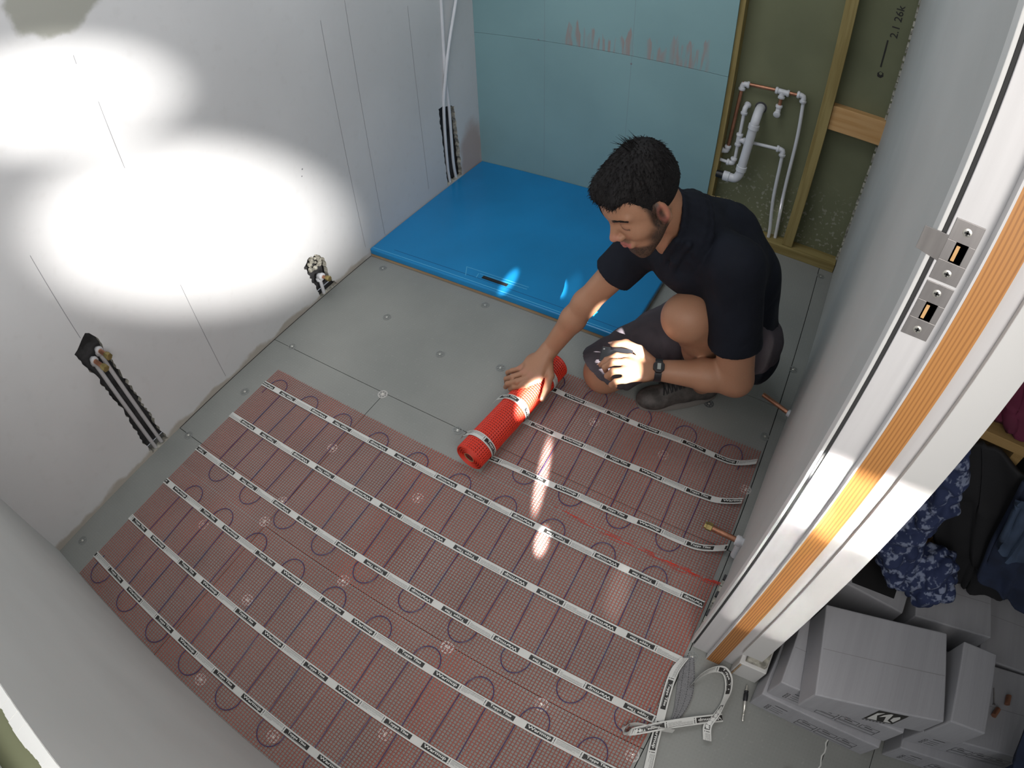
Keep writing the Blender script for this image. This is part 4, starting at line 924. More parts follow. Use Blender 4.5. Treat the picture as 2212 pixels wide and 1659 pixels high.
cloth('trousers', [[(2.03, 1.145, .695), (2.16, 1.145, .695), (2.36, 1.145, .695)], [(2.12, 1.135, .55), (2.25, 1.13, .55), (2.44, 1.135, .55)], [(2.24, 1.13, .38), (2.36, 1.125, .37), (2.50, 1.13, .37)], [(2.31, 1.125, .275), (2.39, 1.12, .27), (2.50, 1.125, .28)]], 'trouser', 'black trousers hanging in a dark heap from the pine shelf', 'clothes', 0.012, fold=0.018, seed=1)
cloth('jeans', [[(2.265, 1.095, .70), (2.34, 1.09, .70), (2.46, 1.09, .70)], [(2.31, 1.085, .52), (2.40, 1.08, .52), (2.52, 1.08, .52)], [(2.36, 1.08, .38), (2.46, 1.075, .35), (2.60, 1.08, .33)]], 'denim', 'dark blue jeans hanging in front of the black trousers', 'clothes', 0.012, fold=0.012, seed=4)
cloth('denim_shirt', [[(2.265, 1.065, .68), (2.32, 1.06, .68), (2.38, 1.06, .68)], [(2.31, 1.05, .54), (2.35, 1.05, .53), (2.42, 1.05, .54)]], 'denimf', 'paler faded denim garment over the dark jeans at the photo edge', 'clothes', 0.014, fold=0.012, seed=7)
cloth('red_jumper', [[(2.11, 1.25, .80), (2.20, 1.25, .86), (2.34, 1.25, .86)], [(2.11, 1.20, .775), (2.20, 1.19, .79), (2.34, 1.18, .79)], [(2.15, 1.185, .745), (2.22, 1.18, .745), (2.34, 1.17, .735)]], 'berry', 'berry red garment folded on the pine shelf', 'clothes', 0.02, fold=0.02, seed=11)
cloth('white_shirt', [[(2.02, 1.21, .84), (2.06, 1.21, .86), (2.10, 1.21, .87)], [(2.03, 1.18, .75), (2.07, 1.175, .76), (2.105, 1.17, .79)]], 'whitecloth', 'white garment on the shelf just left of the red one', 'clothes', 0.016, fold=0.012, seed=14)
def scarf():
    g = Grid((2.0, 0.95, 0.20), (2.36, 1.24, 0.82), 0.004)
    for a, b_, r0, r1 in (((2.085, 1.062, .74), (2.13, 1.062, .60), .022, .028), ((2.13, 1.062, .60), (2.12, 1.06, .50), .028, .045), ((2.10, 1.055, .455), (2.155, 1.055, .375), .052, .056), ((2.155, 1.055, .37), (2.25, 1.055, .325), .045, .050), ((2.235, 1.055, .40), (2.262, 1.05, .345), .045, .052)):
        g.cap(a, b_, r0, r1, .02)
    V_, F_ = g.mesh(); V_ = relax(V_, F_, 2); N_ = vnormals(V_, F_)
    n1 = vnoise(V_, 22, 2.0, (1, 1, 1)); n2 = vnoise(V_, 45, 5.0, (1, 1, .6))
    V_ = V_ + N_ * ((np.abs(n1) - .2) * .035 + np.abs(n2) * .012)[:, None]; V_ = relax(V_, F_, 1)
    root = bpy.data.objects.new('tmp', None); o = link_mesh('scarf', V_, F_, 'scarf', None)
    bpy.data.objects.remove(root); tag(o, 'rumpled blue and white patterned scarf hanging beside the black trousers', 'scarf')
cloth('dark_jacket', [[(2.60, 0.80, .32), (2.66, 0.78, .32), (2.74, 0.78, .32)], [(2.62, 0.72, .26), (2.68, 0.70, .25), (2.76, 0.70, .25)], [(2.58, 0.66, .10), (2.68, 0.64, .10), (2.76, 0.64, .10)]], 'denim', 'dark blue cloth at the bottom right corner of the photo', 'clothes', 0.02, fold=0.012, seed=17)

# ================================================================== PERSON
class Grid:
    def __init__(s, lo, hi, h):
        s.lo = np.array(lo, np.float32); s.h = h; s.n = tuple(int(math.ceil((hi[i] - lo[i]) / h)) + 1 for i in range(3))
        s.d = np.full(s.n, 0.05, np.float32)
    def sub(s, lo, hi):
        a = [max(0, int((lo[i] - s.lo[i]) / s.h)) for i in range(3)]; b_ = [min(s.n[i], int((hi[i] - s.lo[i]) / s.h) + 2) for i in range(3)]
        if any(a[i] >= b_[i] for i in range(3)): return None, None
        sl = tuple(slice(a[i], b_[i]) for i in range(3))
        ax_ = [(s.lo[i] + s.h * np.arange(a[i], b_[i], dtype=np.float32)) for i in range(3)]
        return sl, (ax_[0][:, None, None], ax_[1][None, :, None], ax_[2][None, None, :])
    def put(s, sl, e, k_, mode):
        d = s.d[sl]
        if mode == '+':
            if k_ > 0:
                hh = np.clip(0.5 + 0.5 * (d - e) / k_, 0, 1); s.d[sl] = d * (1 - hh) + e * hh - k_ * hh * (1 - hh)
            else: s.d[sl] = np.minimum(d, e)
        else:
            if k_ > 0:
                hh = np.clip(0.5 - 0.5 * (d + e) / k_, 0, 1); s.d[sl] = d * (1 - hh) - e * hh + k_ * hh * (1 - hh)
            else: s.d[sl] = np.maximum(d, -e)
    def cap(s, p0, p1, r0, r1=None, k_=0.012, mode='+', clip=None):
        r1 = r0 if r1 is None else r1; p0 = np.array(p0, np.float32); p1 = np.array(p1, np.float32); R_ = max(r0, r1) + 0.05
        sl, G = s.sub(np.minimum(p0, p1) - R_, np.maximum(p0, p1) + R_)
        if sl is None: return
        v = p1 - p0; L2 = float(v @ v) + 1e-12; q = [G[i] - p0[i] for i in range(3)]
        t = np.clip((q[0] * v[0] + q[1] * v[1] + q[2] * v[2]) / L2, 0, 1)
        e = np.sqrt((q[0] - t * v[0]) ** 2 + (q[1] - t * v[1]) ** 2 + (q[2] - t * v[2]) ** 2) - (r0 + (r1 - r0) * t)
        if clip is not None:
            for (cp, cn) in clip:
                cn = np.array(cn, np.float32); cn = cn / np.linalg.norm(cn)
                e = np.maximum(e, (G[0] - cp[0]) * cn[0] + (G[1] - cp[1]) * cn[1] + (G[2] - cp[2]) * cn[2])
        s.put(sl, e, k_, mode)
    def ell(s, c, r, A=None, k_=0.012, mode='+'):
        c = np.array(c, np.float32); R_ = max(r) + 0.05
        sl, G = s.sub(c - R_, c + R_)
        if sl is None: return
        q = [G[i] - c[i] for i in range(3)]
        if A is not None: q = [q[0] * A[i][0] + q[1] * A[i][1] + q[2] * A[i][2] for i in range(3)]
        k0 = np.sqrt(sum((q[i] / r[i]) ** 2 for i in range(3))); k1 = np.sqrt(sum((q[i] / r[i] ** 2) ** 2 for i in range(3))) + 1e-6
        s.put(sl, np.maximum(k0 * (k0 - 1) / k1, -0.05), k_, mode)
    def mesh(s):
        d = s.d; ins = d < 0
        ins[0] = ins[-1] = False; ins[:, 0] = ins[:, -1] = False; ins[:, :, 0] = ins[:, :, -1] = False
        nx, ny, nz = s.n; cnt = np.zeros((nx - 1, ny - 1, nz - 1), np.uint8)
        for i in (0, 1):
            for j in (0, 1):
                for k_ in (0, 1): cnt += ins[i:nx - 1 + i, j:ny - 1 + j, k_:nz - 1 + k_]
        cells = np.argwhere((cnt > 0) & (cnt < 8)); idx = np.full(cnt.shape, -1, np.int32); idx[cells[:, 0], cells[:, 1], cells[:, 2]] = np.arange(len(cells))
        acc = np.zeros((len(cells), 3)); num = np.zeros(len(cells))
        off = np.array([(i, j, k_) for i in (0, 1) for j in (0, 1) for k_ in (0, 1)])
        val = {tuple(o): d[cells[:, 0] + o[0], cells[:, 1] + o[1], cells[:, 2] + o[2]].astype(np.float64) for o in off}
        for o in off:
            for a in range(3):
                if o[a] == 0:
                    o2 = o.copy(); o2[a] = 1; v0 = val[tuple(o)]; v1 = val[tuple(o2)]; mk = (v0 < 0) != (v1 < 0)
                    t = np.where(mk, v0 / np.where(mk, v0 - v1, 1), 0); p = np.tile(o.astype(float), (len(cells), 1)); p[:, a] += t
                    acc += p * mk[:, None]; num += mk
        V_ = (cells + acc / np.maximum(num, 1)[:, None]) * s.h + s.lo
        F_ = []
        for a in range(3):
            b_, c_ = (a + 1) % 3, (a + 2) % 3
            s0 = [slice(None)] * 3; s1 = [slice(None)] * 3; s0[a] = slice(0, -1); s1[a] = slice(1, None)
            A_, B_ = ins[tuple(s0)], ins[tuple(s1)]; e = np.argwhere(A_ != B_); fl_ = A_[e[:, 0], e[:, 1], e[:, 2]]
            def nb(db, dc):
                q = e.copy(); q[:, b_] -= db; q[:, c_] -= dc; return idx[q[:, 0], q[:, 1], q[:, 2]]
            quad = np.stack([nb(1, 1), nb(0, 1), nb(0, 0), nb(1, 0)], 1); quad[~fl_] = quad[~fl_][:, ::-1]; F_.append(quad)
        F_ = np.concatenate(F_); F_ = F_[(F_ >= 0).all(1)]
        return V_, F_
def relax(V_, F_, it=2, lam=0.5):
    E_ = np.concatenate([F_[:, [0, 1]], F_[:, [1, 2]], F_[:, [2, 3]], F_[:, [3, 0]]])
    for _ in range(it):
        acc = np.zeros_like(V_); n = np.zeros(len(V_))
        for i in range(3): acc[:, i] = np.bincount(E_[:, 0], V_[E_[:, 1], i], len(V_)) + np.bincount(E_[:, 1], V_[E_[:, 0], i], len(V_))
        n = np.bincount(E_[:, 0], minlength=len(V_)) + np.bincount(E_[:, 1], minlength=len(V_))
        V_ = V_ * (1 - lam) + lam * acc / np.maximum(n, 1)[:, None]
    return V_
def vnormals(V_, F_):
    a = np.cross(V_[F_[:, 2]] - V_[F_[:, 0]], V_[F_[:, 3]] - V_[F_[:, 1]]); N_ = np.zeros_like(V_)
    for k_ in range(4):
        for i in range(3): N_[:, i] += np.bincount(F_[:, k_], a[:, i], len(V_))
    return N_ / (np.linalg.norm(N_, axis=1)[:, None] + 1e-12)
def link_mesh(name, V_, F_, m, parent, tint=None):
    o0 = np.array(wloc(parent) if parent is not None else Vector((0, 0, 0))); me = bpy.data.meshes.new(name)
    me.vertices.add(len(V_)); me.vertices.foreach_set('co', (V_ - o0).astype(np.float32).ravel())
    me.loops.add(len(F_) * 4); me.loops.foreach_set('vertex_index', F_.astype(np.int32).ravel())
    me.polygons.add(len(F_)); me.polygons.foreach_set('loop_start', np.arange(0, len(F_) * 4, 4, dtype=np.int32))
    try: me.polygons.foreach_set('loop_total', np.full(len(F_), 4, np.int32))
    except Exception: pass
    me.materials.append(MT[m]); me.update(calc_edges=True); me.validate()
    me.polygons.foreach_set('use_smooth', [True] * len(me.polygons))
    if tint is not None:
        at_ = me.color_attributes.new('tint', 'FLOAT_COLOR', 'POINT'); c4 = np.ones((len(V_), 4), np.float32); c4[:, :3] = tint; at_.data.foreach_set('color', c4.ravel())
    o = bpy.data.objects.new(name, me); COL.objects.link(o); o.parent = parent; return o
def vnoise(P, sc, seed=0.0, vec=(1, 1, 1)):
    return np.array([noise.noise(Vector((p[0] * sc * vec[0] + seed, p[1] * sc * vec[1], p[2] * sc * vec[2]))) for p in P])

scarf()
PR = thing('person', (1.50, 1.62, 0.0), 'crouching man in black polo and dark shorts reaching out to the red roll', 'person')
# joints
Rs, Re, Rw = np.array((1.262, 1.560, 0.575)), np.array((1.127, 1.490, 0.352)), np.array((1.046, 1.430, 0.175))
Ls, Le, Lw = np.array((1.528, 1.485, 0.650)), np.array((1.621, 1.458, 0.308)), np.array((1.398, 1.380, 0.300))
Nb = np.array((1.366, 1.508, 0.672)); HO = np.array((1.300, 1.370, 0.831))
HF = np.array((-0.405, -0.739, -0.538)); HL = np.array((0.828, -0.546, 0.127)); HU = np.array((-0.388, -0.395, 0.833))
HF /= np.linalg.norm(HF); HL = np.cross(HU, HF); HL /= np.linalg.norm(HL); HU = np.cross(HF, HL); HA = np.stack([HF, HL, HU])
def h(f, l, u): return HO + HF * f + HL * l + HU * u
Lk, La = np.array((1.437, 1.455, 0.462)), np.array((1.520, 1.600, 0.095))
Rk, Ra = np.array((1.214, 1.492, 0.088)), np.array((1.500, 1.740, 0.070))
Lh, Rh = np.array((1.625, 1.665, 0.275)), np.array((1.500, 1.760, 0.300))

g = Grid((0.88, 1.18, 0.0), (1.86, 2.0, 1.02), 0.0023)
# head
g.ell(h(-.006, 0, .034), (.096, .074, .076), HA, 0); g.ell(h(.030, 0, .015), (.066, .062, .080), HA, .02)
g.ell(h(.040, 0, -.045), (.055, .052, .068), HA, .02)
for s_ in (-1, 1):
    g.cap(h(-.002, s_ * .056, -.035), h(.060, s_ * .022, -.098), .017, .017, .02)
    g.ell(h(.060, s_ * .036, -.022), (.030, .024, .026), HA, .018)
    g.cap(h(.084, s_ * .012, .028), h(.074, s_ * .046, .030), .0090, .008, .012)
g.cap(h(.076, -.012, -.106), h(.076, .012, -.106), .019, None, .02)
g.cap(h(.082, 0, .022), h(.108, 0, -.020), .0075, .0095, .009); g.ell(h(.112, 0, -.026), (.011, .0105, .0095), HA, .006)
for s_ in (-1, 1):
    g.ell(h(.100, s_ * .0125, -.030), (.012, .0075, .008), HA, .005)
    g.ell(h(.094, s_ * .031, .008), (.016, .017, .011), HA, .010, '-')
    g.ell(h(.0745, s_ * .031, .006), (.0150, .0165, .0125), HA, .006)
    g.ell(h(.109, s_ * .0065, -.0375), (.006, .0035, .004), HA, .002, '-')
g.cap(h(.093, -.020, -.060), h(.093, .020, -.060), .010, None, .012)
for s_ in (-1, 1):
    g.cap(h(.1010, 0, -.0565), h(.084, s_ * .0265, -.059), .0058, .0032, .004); g.cap(h(.0995, 0, -.0655), h(.084, s_ * .0255, -.0615), .0066, .0032, .004)
    g.cap(h(.109, 0, -.0610), h(.087, s_ * .029, -.0605), .0015, .0012, .002, '-')
    # ear
    g.ell(h(.005, s_ * .075, -.004), (.0175, .0085, .031), HA, .004); g.ell(h(.009, s_ * .0845, -.002), (.0105, .0075, .0185), HA, .003, '-')
    g.cap(h(.018, s_ * .072, -.012), h(.018, s_ * .074, -.004), .0045, .004, .003); g.ell(h(.013, s_ * .072, -.030), (.008, .006, .009), HA, .004)
# neck and trunk (under the clothes)
g.cap(h(-.035, 0, -.030), Nb + np.array((0.01, 0.015, -0.01)), .047, .050, .018)
g.cap(Nb, (1.46, 1.60, 0.57), .07, .10, .03); g.cap((1.46, 1.60, 0.57), (1.57, 1.70, 0.34), .09, .095, .03)
g.cap(Nb + np.array((0, 0, -.04)), Rs, .04, .050, .02); g.cap(Nb + np.array((0, 0, -.04)), Ls, .04, .050, .02)
# arms
g.cap(Rs, Re, .050, .0375, .02); g.cap(Re, Re + (Rw - Re) * .35, .0385, .0375, .02); g.cap(Re + (Rw - Re) * .35, Rw, .0375, .0290, .02)
g.cap(Ls, Le, .060, .053, .02); g.cap(Le, Le + (Lw - Le) * .35, .046, .044, .02); g.cap(Le + (Lw - Le) * .35, Lw, .044, .0285, .02)
# legs
g.cap(Lh, Lk + np.array((.02, .02, 0)), .085, .066, .02); g.ell(Lk + np.array((0.0, 0.0, -.005)), (.066, .066, .066), None, .02)
g.cap(Lk + np.array((.008, .012, -.02)), Lk + (La - Lk) * .5 + np.array((.02, .03, 0)), .055, .056, .03); g.cap(Lk + (La - Lk) * .5 + np.array((.01, .02, 0)), La, .050, .036, .03)
g.cap(Rh, Rk, .085, .064, .02); g.ell(Rk, (.062, .062, .066), None, .02); g.cap(Rk, Ra, .056, .040, .03)
# right hand over the roll
def finger(pts, rs, k_=.004):
    for a, b_, r0, r1 in zip(pts, pts[1:], rs, rs[1:]): g.cap(a, b_, r0, r1, k_)
kR = [(1.052, 1.335, .119), (1.026, 1.327, .124), (0.999, 1.333, .121), (0.975, 1.350, .113)]
for kp, r in zip(kR, (.0125, .0125, .012, .011)): g.cap(Rw + (np.array(kp) - Rw) * .15, kp, .0175, r, .018)
g.ell((1.018, 1.385, .137), (.038, .040, .016), None, .012)
finger([kR[0], (1.024, 1.299, .112), (0.990, 1.288, .094), (0.972, 1.290, .070)], (.0110, .0100, .0090, .0078))
finger([kR[1], (0.995, 1.297, .114), (0.962, 1.292, .090), (0.950, 1.297, .062)], (.0110, .0100, .0090, .0078))
finger([kR[2], (0.970, 1.311, .109), (0.944, 1.314, .083), (0.938, 1.321, .055)], (.0105, .0095, .0085, .0075))
finger([kR[3], (0.950, 1.341, .099), (0.931, 1.345, .077), (0.930, 1.349, .055)], (.0095, .0085, .0078, .0070))
finger([(1.050, 1.400, .145), (1.078, 1.362, .122), (1.086, 1.327, .100), (1.086, 1.297, .080)], (.0170, .0135, .0110, .0088), .008)
# left hand holding the phone
kL = [(1.326, 1.374, .318), (1.322, 1.347, .322), (1.329, 1.322, .315), (1.342, 1.304, .301)]
for kp, r in zip(kL, (.0125, .0125, .012, .011)): g.cap(Lw + (np.array(kp) - Lw) * .25, kp, .0175, r, .014)
g.ell((1.366, 1.352, .303), (.042, .034, .017), None, .012)
finger([kL[0], (1.290, 1.359, .321), (1.266, 1.343, .306), (1.254, 1.334, .288)], (.0108, .0098, .0088, .0076))
finger([kL[1], (1.288, 1.333, .318), (1.270, 1.324, .297), (1.273, 1.330, .276)], (.0108, .0098, .0088, .0076))
finger([kL[2], (1.300, 1.310, .308), (1.287, 1.306, .286), (1.294, 1.316, .269)], (.0104, .0094, .0085, .0075))
finger([kL[3], (1.318, 1.291, .292), (1.308, 1.291, .274), (1.316, 1.301, .262)], (.0095, .0086, .0078, .0070))
finger([(1.385, 1.392, .312), (1.340, 1.405, .328), (1.296, 1.408, .332), (1.262, 1.392, .326)], (.0170, .0135, .0112, .0090), .008)
V_, F_ = g.mesh(); V_ = relax(V_, F_, 2)
loc = (V_ - HO) @ HA.T                                     # head coordinates
f_, l_, u_ = loc.T; hd = (np.linalg.norm(loc - np.array((0.02, 0, 0)), axis=1) < .16)
sk = np.array((0.35, 0.180, 0.108)); T_ = np.tile(sk, (len(V_), 1))
def ssn(x, a, b_): t = np.clip((x - a) / (b_ - a), 0, 1); return t * t * (3 - 2 * t)
nz = np.random.RandomState(3).rand(len(V_))
mott = np.zeros(len(V_)); 
T_ *= (1 + 0.05 * (nz - .5))[:, None]
def blend(w, col): 
    global T_
    w = np.clip(w, 0, 1)[:, None]; T_ = T_ * (1 - w) + np.array(col) * w
# beard: jaw, chin, moustache, sideburn
jaw = ssn(-u_, .028, .060) * ssn(f_, .000, .014) * (1 - ssn(f_, .060, .078) * ssn(u_, -.085, -.072))
chin_ = ssn(-u_, .072, .084) * ssn(f_, .02, .04)
must = ssn(-u_, .038, .044) * (1 - ssn(-u_, .052, .056)) * ssn(f_, .074, .088) * (1 - ssn(np.abs(l_), .022, .030)) * .55
side_ = ssn(f_, .000, .008) * (1 - ssn(f_, .028, .042)) * ssn(np.abs(l_), .045, .055) * (1 - ssn(u_, .05, .07))
cheek = ssn(-u_, .020, .055) * (1 - ssn(f_, .035, .062)) * ssn(f_, -.004, .006)
bd = np.maximum.reduce([jaw * (1 - ssn(f_, .045, .075) * (1 - ssn(-u_, .07, .085))), chin_, must, side_, cheek]) * hd * (u_ > -.135)
blend(bd * (0.80 + 0.20 * nz), (0.022, 0.015, 0.012))
lip = (np.abs(u_ + .061) < .0105) & (f_ > .079) & (np.abs(l_) < .0275) & hd
blend(lip * .85, (0.36, 0.115, 0.10))
blend(ssn(np.abs(l_), .076, .083) * hd * (np.abs(f_ - .006) < .03) * (np.abs(u_) < .05) * .45, (0.46, 0.13, 0.10))
blend((1 - ssn(np.linalg.norm(loc - np.array((.112, 0, -.026)), axis=1), .010, .022)) * hd * .35, (0.48, 0.19, 0.15))
blend(((np.abs(u_ + .0015 - 10 * (np.abs(l_) - .033) ** 2) < .0022) & (f_ > .070) & (np.abs(np.abs(l_) - .034) < .0115) & hd) * .8, (0.06, 0.035, 0.03))   # lash line
blend(hd * ssn(np.abs(l_), .04, .055) * ssn(u_, .02, .05) * (1 - ssn(f_, .03, .05)) * .85 * (f_ > -.2), (0.03, 0.022, 0.018))
for kp in kR + kL: blend((1 - ssn(np.linalg.norm(V_ - np.array(kp) - np.array((0, 0, .008)), axis=1), .006, .018)) * .3, (0.42, 0.17, 0.13))
link_mesh('body', V_, F_, 'skin', PR, T_)
# finger nails on the visible thumb and fingers
def nail(p, n, t, w=.0052, l=.0065):
    p, n, t = (Vector(q) for q in (p, n, t)); n.normalize(); t = (t - n * t.dot(n)).normalized(); b_ = n.cross(t); mb = MB(); vs = []
    for i in range(10):
        a = 2 * math.pi * i / 10; vs.append(p + b_ * (w * math.cos(a)) + t * (l * math.sin(a)) + n * (0.0006 - 0.0012 * abs(math.cos(a))))
    mb.add(vs, [tuple(range(10))], MT['nail']); return mb.build('nail', PR)
MT['nail'] = mat('finger_nail', (0.52, 0.32, 0.25), 0.3)
nail((1.088, 1.293, .0885), (.5, -.3, .8), (0, -1, -.6)); nail((1.256, 1.386, .3340), (-.3, .1, 1), (-1, -.4, -.1)); nail((1.2475, 1.331, .2935), (-.8, -.1, .7), (-.5, -.4, -.9))
# eyebrows
for s_, nm in ((1, 'a'), (-1, 'b')):
    mb = MB(); rnd = random.Random(5)
    for i in range(110):
        t = rnd.random(); l0 = .010 + .042 * t; u0 = .0255 + .008 * math.sin(t * 2.2) - .004 * t + rnd.uniform(-.0032, .0032) * (1.1 - .5 * t); f0 = .0945 - .0165 * t ** 1.8 + .0012
        p = h(f0, s_ * l0, u0); q = h(f0 + .0008 - .003 * t, s_ * (l0 + .0075), u0 + .0022); mb.tube([p, (p + q) / 2 + HF * .0008, q], [.0009, .0008, .0002], 'hair', 4)
    mb.build('eyebrow', PR)

# hair
g = Grid(HO - .19, HO + .19, 0.0025); gx = g
g.ell(h(-.012, 0, .037), (.098, .0785, .083), HA, 0); g.cap(h(.069, -.032, .074), h(.069, .032, .074), .0205, None, .03)
g.ell(h(.022, 0, .084), (.060, .053, .035), HA, .03); g.ell(h(-.045, 0, .088), (.048, .052, .036), HA, .03)
G0 = [(g.lo[i] + g.h * np.arange(g.n[i])) for i in range(3)]
PX = np.stack(np.meshgrid(*G0, indexing='ij'), -1) - HO; lc = PX @ HA.T
ub = np.interp(lc[..., 0], [-.12, -.034, -.016, -.002, .016, .024, .034, .044, .054, .075, .12], [-.055, -.060, -.035, .028, .032, .006, .010, .054, .070, .078, .082])
ub = np.where(np.abs(lc[..., 1]) < .045, np.interp(lc[..., 0], [-.12, -.03, .03, .12], [-.055, -.05, .06, .078]), ub)
g.d = np.maximum(g.d, ((ub - lc[..., 2]) * .75).astype(np.float32))
V_, F_ = g.mesh(); V_ = relax(V_, F_, 2); N_ = vnormals(V_, F_); L_ = (V_ - HO) @ HA.T
crown = np.array((-.045, 0, .115)); rel = L_ - crown; ang = np.arctan2(rel[:, 1], rel[:, 0]); rad_ = np.linalg.norm(rel, axis=1)
st_ = np.array([noise.noise(Vector((math.cos(a) * 9, math.sin(a) * 14, r * 26))) + .6 * noise.noise(Vector((math.cos(a) * 24, math.sin(a) * 24, r * 22))) for a, r in zip(ang, rad_)])
V_ = V_ + N_ * (st_ * .0028 * ssn(L_[:, 2], .02, .07))[:, None]
hr = link_mesh('hair', V_, F_, 'hair', PR)
rnd = random.Random(12); mb = MB(); N2 = vnormals(V_, F_); L2_ = (V_ - HO) @ HA.T
for i in range(5200):
    j = rnd.randrange(len(V_)); lc_ = L2_[j]; n_ = N2[j]
    if lc_[2] < .012: continue
    rel = lc_ - np.array((-.045, 0, .115)); out = np.array((rel[0] + .03, rel[1], rel[2] * .4)); out = HF * out[0] + HL * out[1] + HU * out[2]
    out = out - n_ * (out @ n_); out = out / (np.linalg.norm(out) + 1e-6) + np.array((rnd.gauss(0, .35), rnd.gauss(0, .35), rnd.gauss(0, .35)))
    near = math.hypot(rel[0], rel[1]) < .02; ln = rnd.uniform(.006, .014) * (1 if lc_[2] > .06 else .45)
    if near and lc_[2] > .1 and rnd.random() < .5: ln = rnd.uniform(.02, .045); out = HU * 1.2 + out * .6; n_ = n_ * 0
    out = out / np.linalg.norm(out); p = V_[j] - n_ * .001; q = p + out * ln + n_ * ln * rnd.uniform(.02, .18); m_ = (p + q) / 2 + n_ * ln * .14
    mb.tube([p, m_, q], [.0008, .0007, .00015], 'hair', 3)
mb.build('loose_strands', hr)

# polo shirt
g = Grid((1.08, 1.25, 0.12), (1.88, 2.05, 0.86), 0.0034)
g.cap((1.395, 1.535, .600), (1.455, 1.60, .50), .096, .092, .04); g.cap((1.385, 1.605, .655), (1.450, 1.665, .590), .090, .106, .05); g.cap((1.450, 1.665, .590), (1.525, 1.695, .470), .106, .116, .05); g.cap((1.525, 1.695, .47), (1.614, 1.695, .215), .116, .114, .05)
g.cap((1.395, 1.540, .65), Rs, .070, .062, .04); g.cap((1.395, 1.560, .65), Ls, .075, .070, .04)
g.ell((1.51, 1.58, .57), (.10, .11, .10), None, .04)
def sleeve(a, b_, t, r0, r1, k_=.03):
    d = (b_ - a); e = a + d * t; dn = d / np.linalg.norm(d)
    g.cap(a, e + dn * .03, r0, r1, k_, clip=[(e, dn)])
    g.cap(e - dn * .5 * .004, e + dn * .06, r1 - .010, r1 - .012, .0, '-')
sleeve(Rs, Re, .50, .062, .062); sleeve(Ls, Le, .66, .076, .077)
# collar stand and leaf
nd = (HO - Nb); nd = nd / np.linalg.norm(nd); c0 = Nb + nd * .018 + np.array((.004, .006, .004))
u1 = np.cross(nd, HL); u1 /= np.linalg.norm(u1); u2 = np.cross(nd, u1)
c0 = Nb + nd * .078 + np.array((.004, .010, .002)); tw = HL * .6 - HF * .85
for off, rr, tk in ((0, .065, .0060), (-.010, .0655, .0065), (-.020, .066, .0075), (-.031, .070, .009), (-.043, .075, .011), (-.056, .081, .013), (-.07, .088, .015), (-.09, .092, .018)):
    for i in range(24):
        a = 2 * math.pi * i / 24; a2 = 2 * math.pi * (i + 1) / 24; fr = -.012 * max(0, math.cos(a - 0.0))
        dp = u1 * math.cos(a) + u2 * math.sin(a); dq = u1 * math.cos(a2) + u2 * math.sin(a2); p = c0 + nd * (off + .074 * (dp @ tw)) + dp * rr; q = c0 + nd * (off + .074 * (dq @ tw)) + dq * rr
        g.cap(p, q, tk, None, .006)
for rr_ in (((1.383, 1.412, .715), (1.355, 1.452, .625), (1.345, 1.470, .570)), ((1.412, 1.416, .715), (1.386, 1.432, .645), (1.376, 1.455, .575))):
    for a, b_ in zip(rr_, rr_[1:]): g.cap(a, b_, .011, .010, .008)
V_, F_ = g.mesh(); V_ = relax(V_, F_, 3); N_ = vnormals(V_, F_)
wr_ = vnoise(V_, 9, 3.0, (1, 1, .5)) * .007 + np.abs(vnoise(V_, 22, 8.0, (1, .5, .6))) * .004
V_ = V_ + N_ * wr_[:, None]
sh = link_mesh('polo_shirt', V_, F_, 'shirt', PR)
# collar leaves and placket in front
mb = MB()
def lf(f, l, u): return Vector(Nb + HF * f * .6 + np.array((-.25, -.70, -.45)) * f * .4 + HL * l + nd * u)
for s_ in (-1, 1):
    a, b_, c_, d = lf(.055, s_ * .012, .018), lf(.030, s_ * .058, .020), lf(.058, s_ * .070, -.022), lf(.092, s_ * .030, -.030)
    mb.hexa([a, b_, c_, d], [p + Vector((-.002, -.004, .004)) for p in (a, b_, c_, d)], 'shirt')
mb.build('collar', sh, bevel=0.0015)
mb = MB(); rnd = random.Random(3)
for x, y, z in ((1.395, 1.69, .71), (1.41, 1.70, .705), (1.435, 1.725, .69), (1.455, 1.74, .68), (1.495, 1.765, .65), (1.51, 1.775, .64), (1.56, 1.79, .57)):
    i = int(np.argmin(((V_ - np.array((x, y, z))) ** 2).sum(1))); p = V_[i]; n_ = N_[i]; t1 = np.cross(n_, (0.3, 0.5, -.8)); t1 /= np.linalg.norm(t1); t2 = np.cross(n_, t1)
    mb = MB()
    for k_ in range(3):
        o_ = p + n_ * .0012 + t1 * (k_ - 1) * .005; mb.tube([o_ - t2 * .005 + t1 * rnd.uniform(-.003, .003), o_ + t2 * .005 + t1 * rnd.uniform(-.003, .003)], .0012, 'gold', 5)
    mb.add([p + n_ * .0008 - t1 * .006 - t2 * .001, p + n_ * .0008 + t1 * .006 - t2 * .001, p + n_ * .0008 + t1 * .006 + t2 * .001, p + n_ * .0008 - t1 * .006 + t2 * .001], [(0, 1, 2, 3)], 'gold'); mb.build('back_letter', sh, label='gold letter on the back of the shirt')
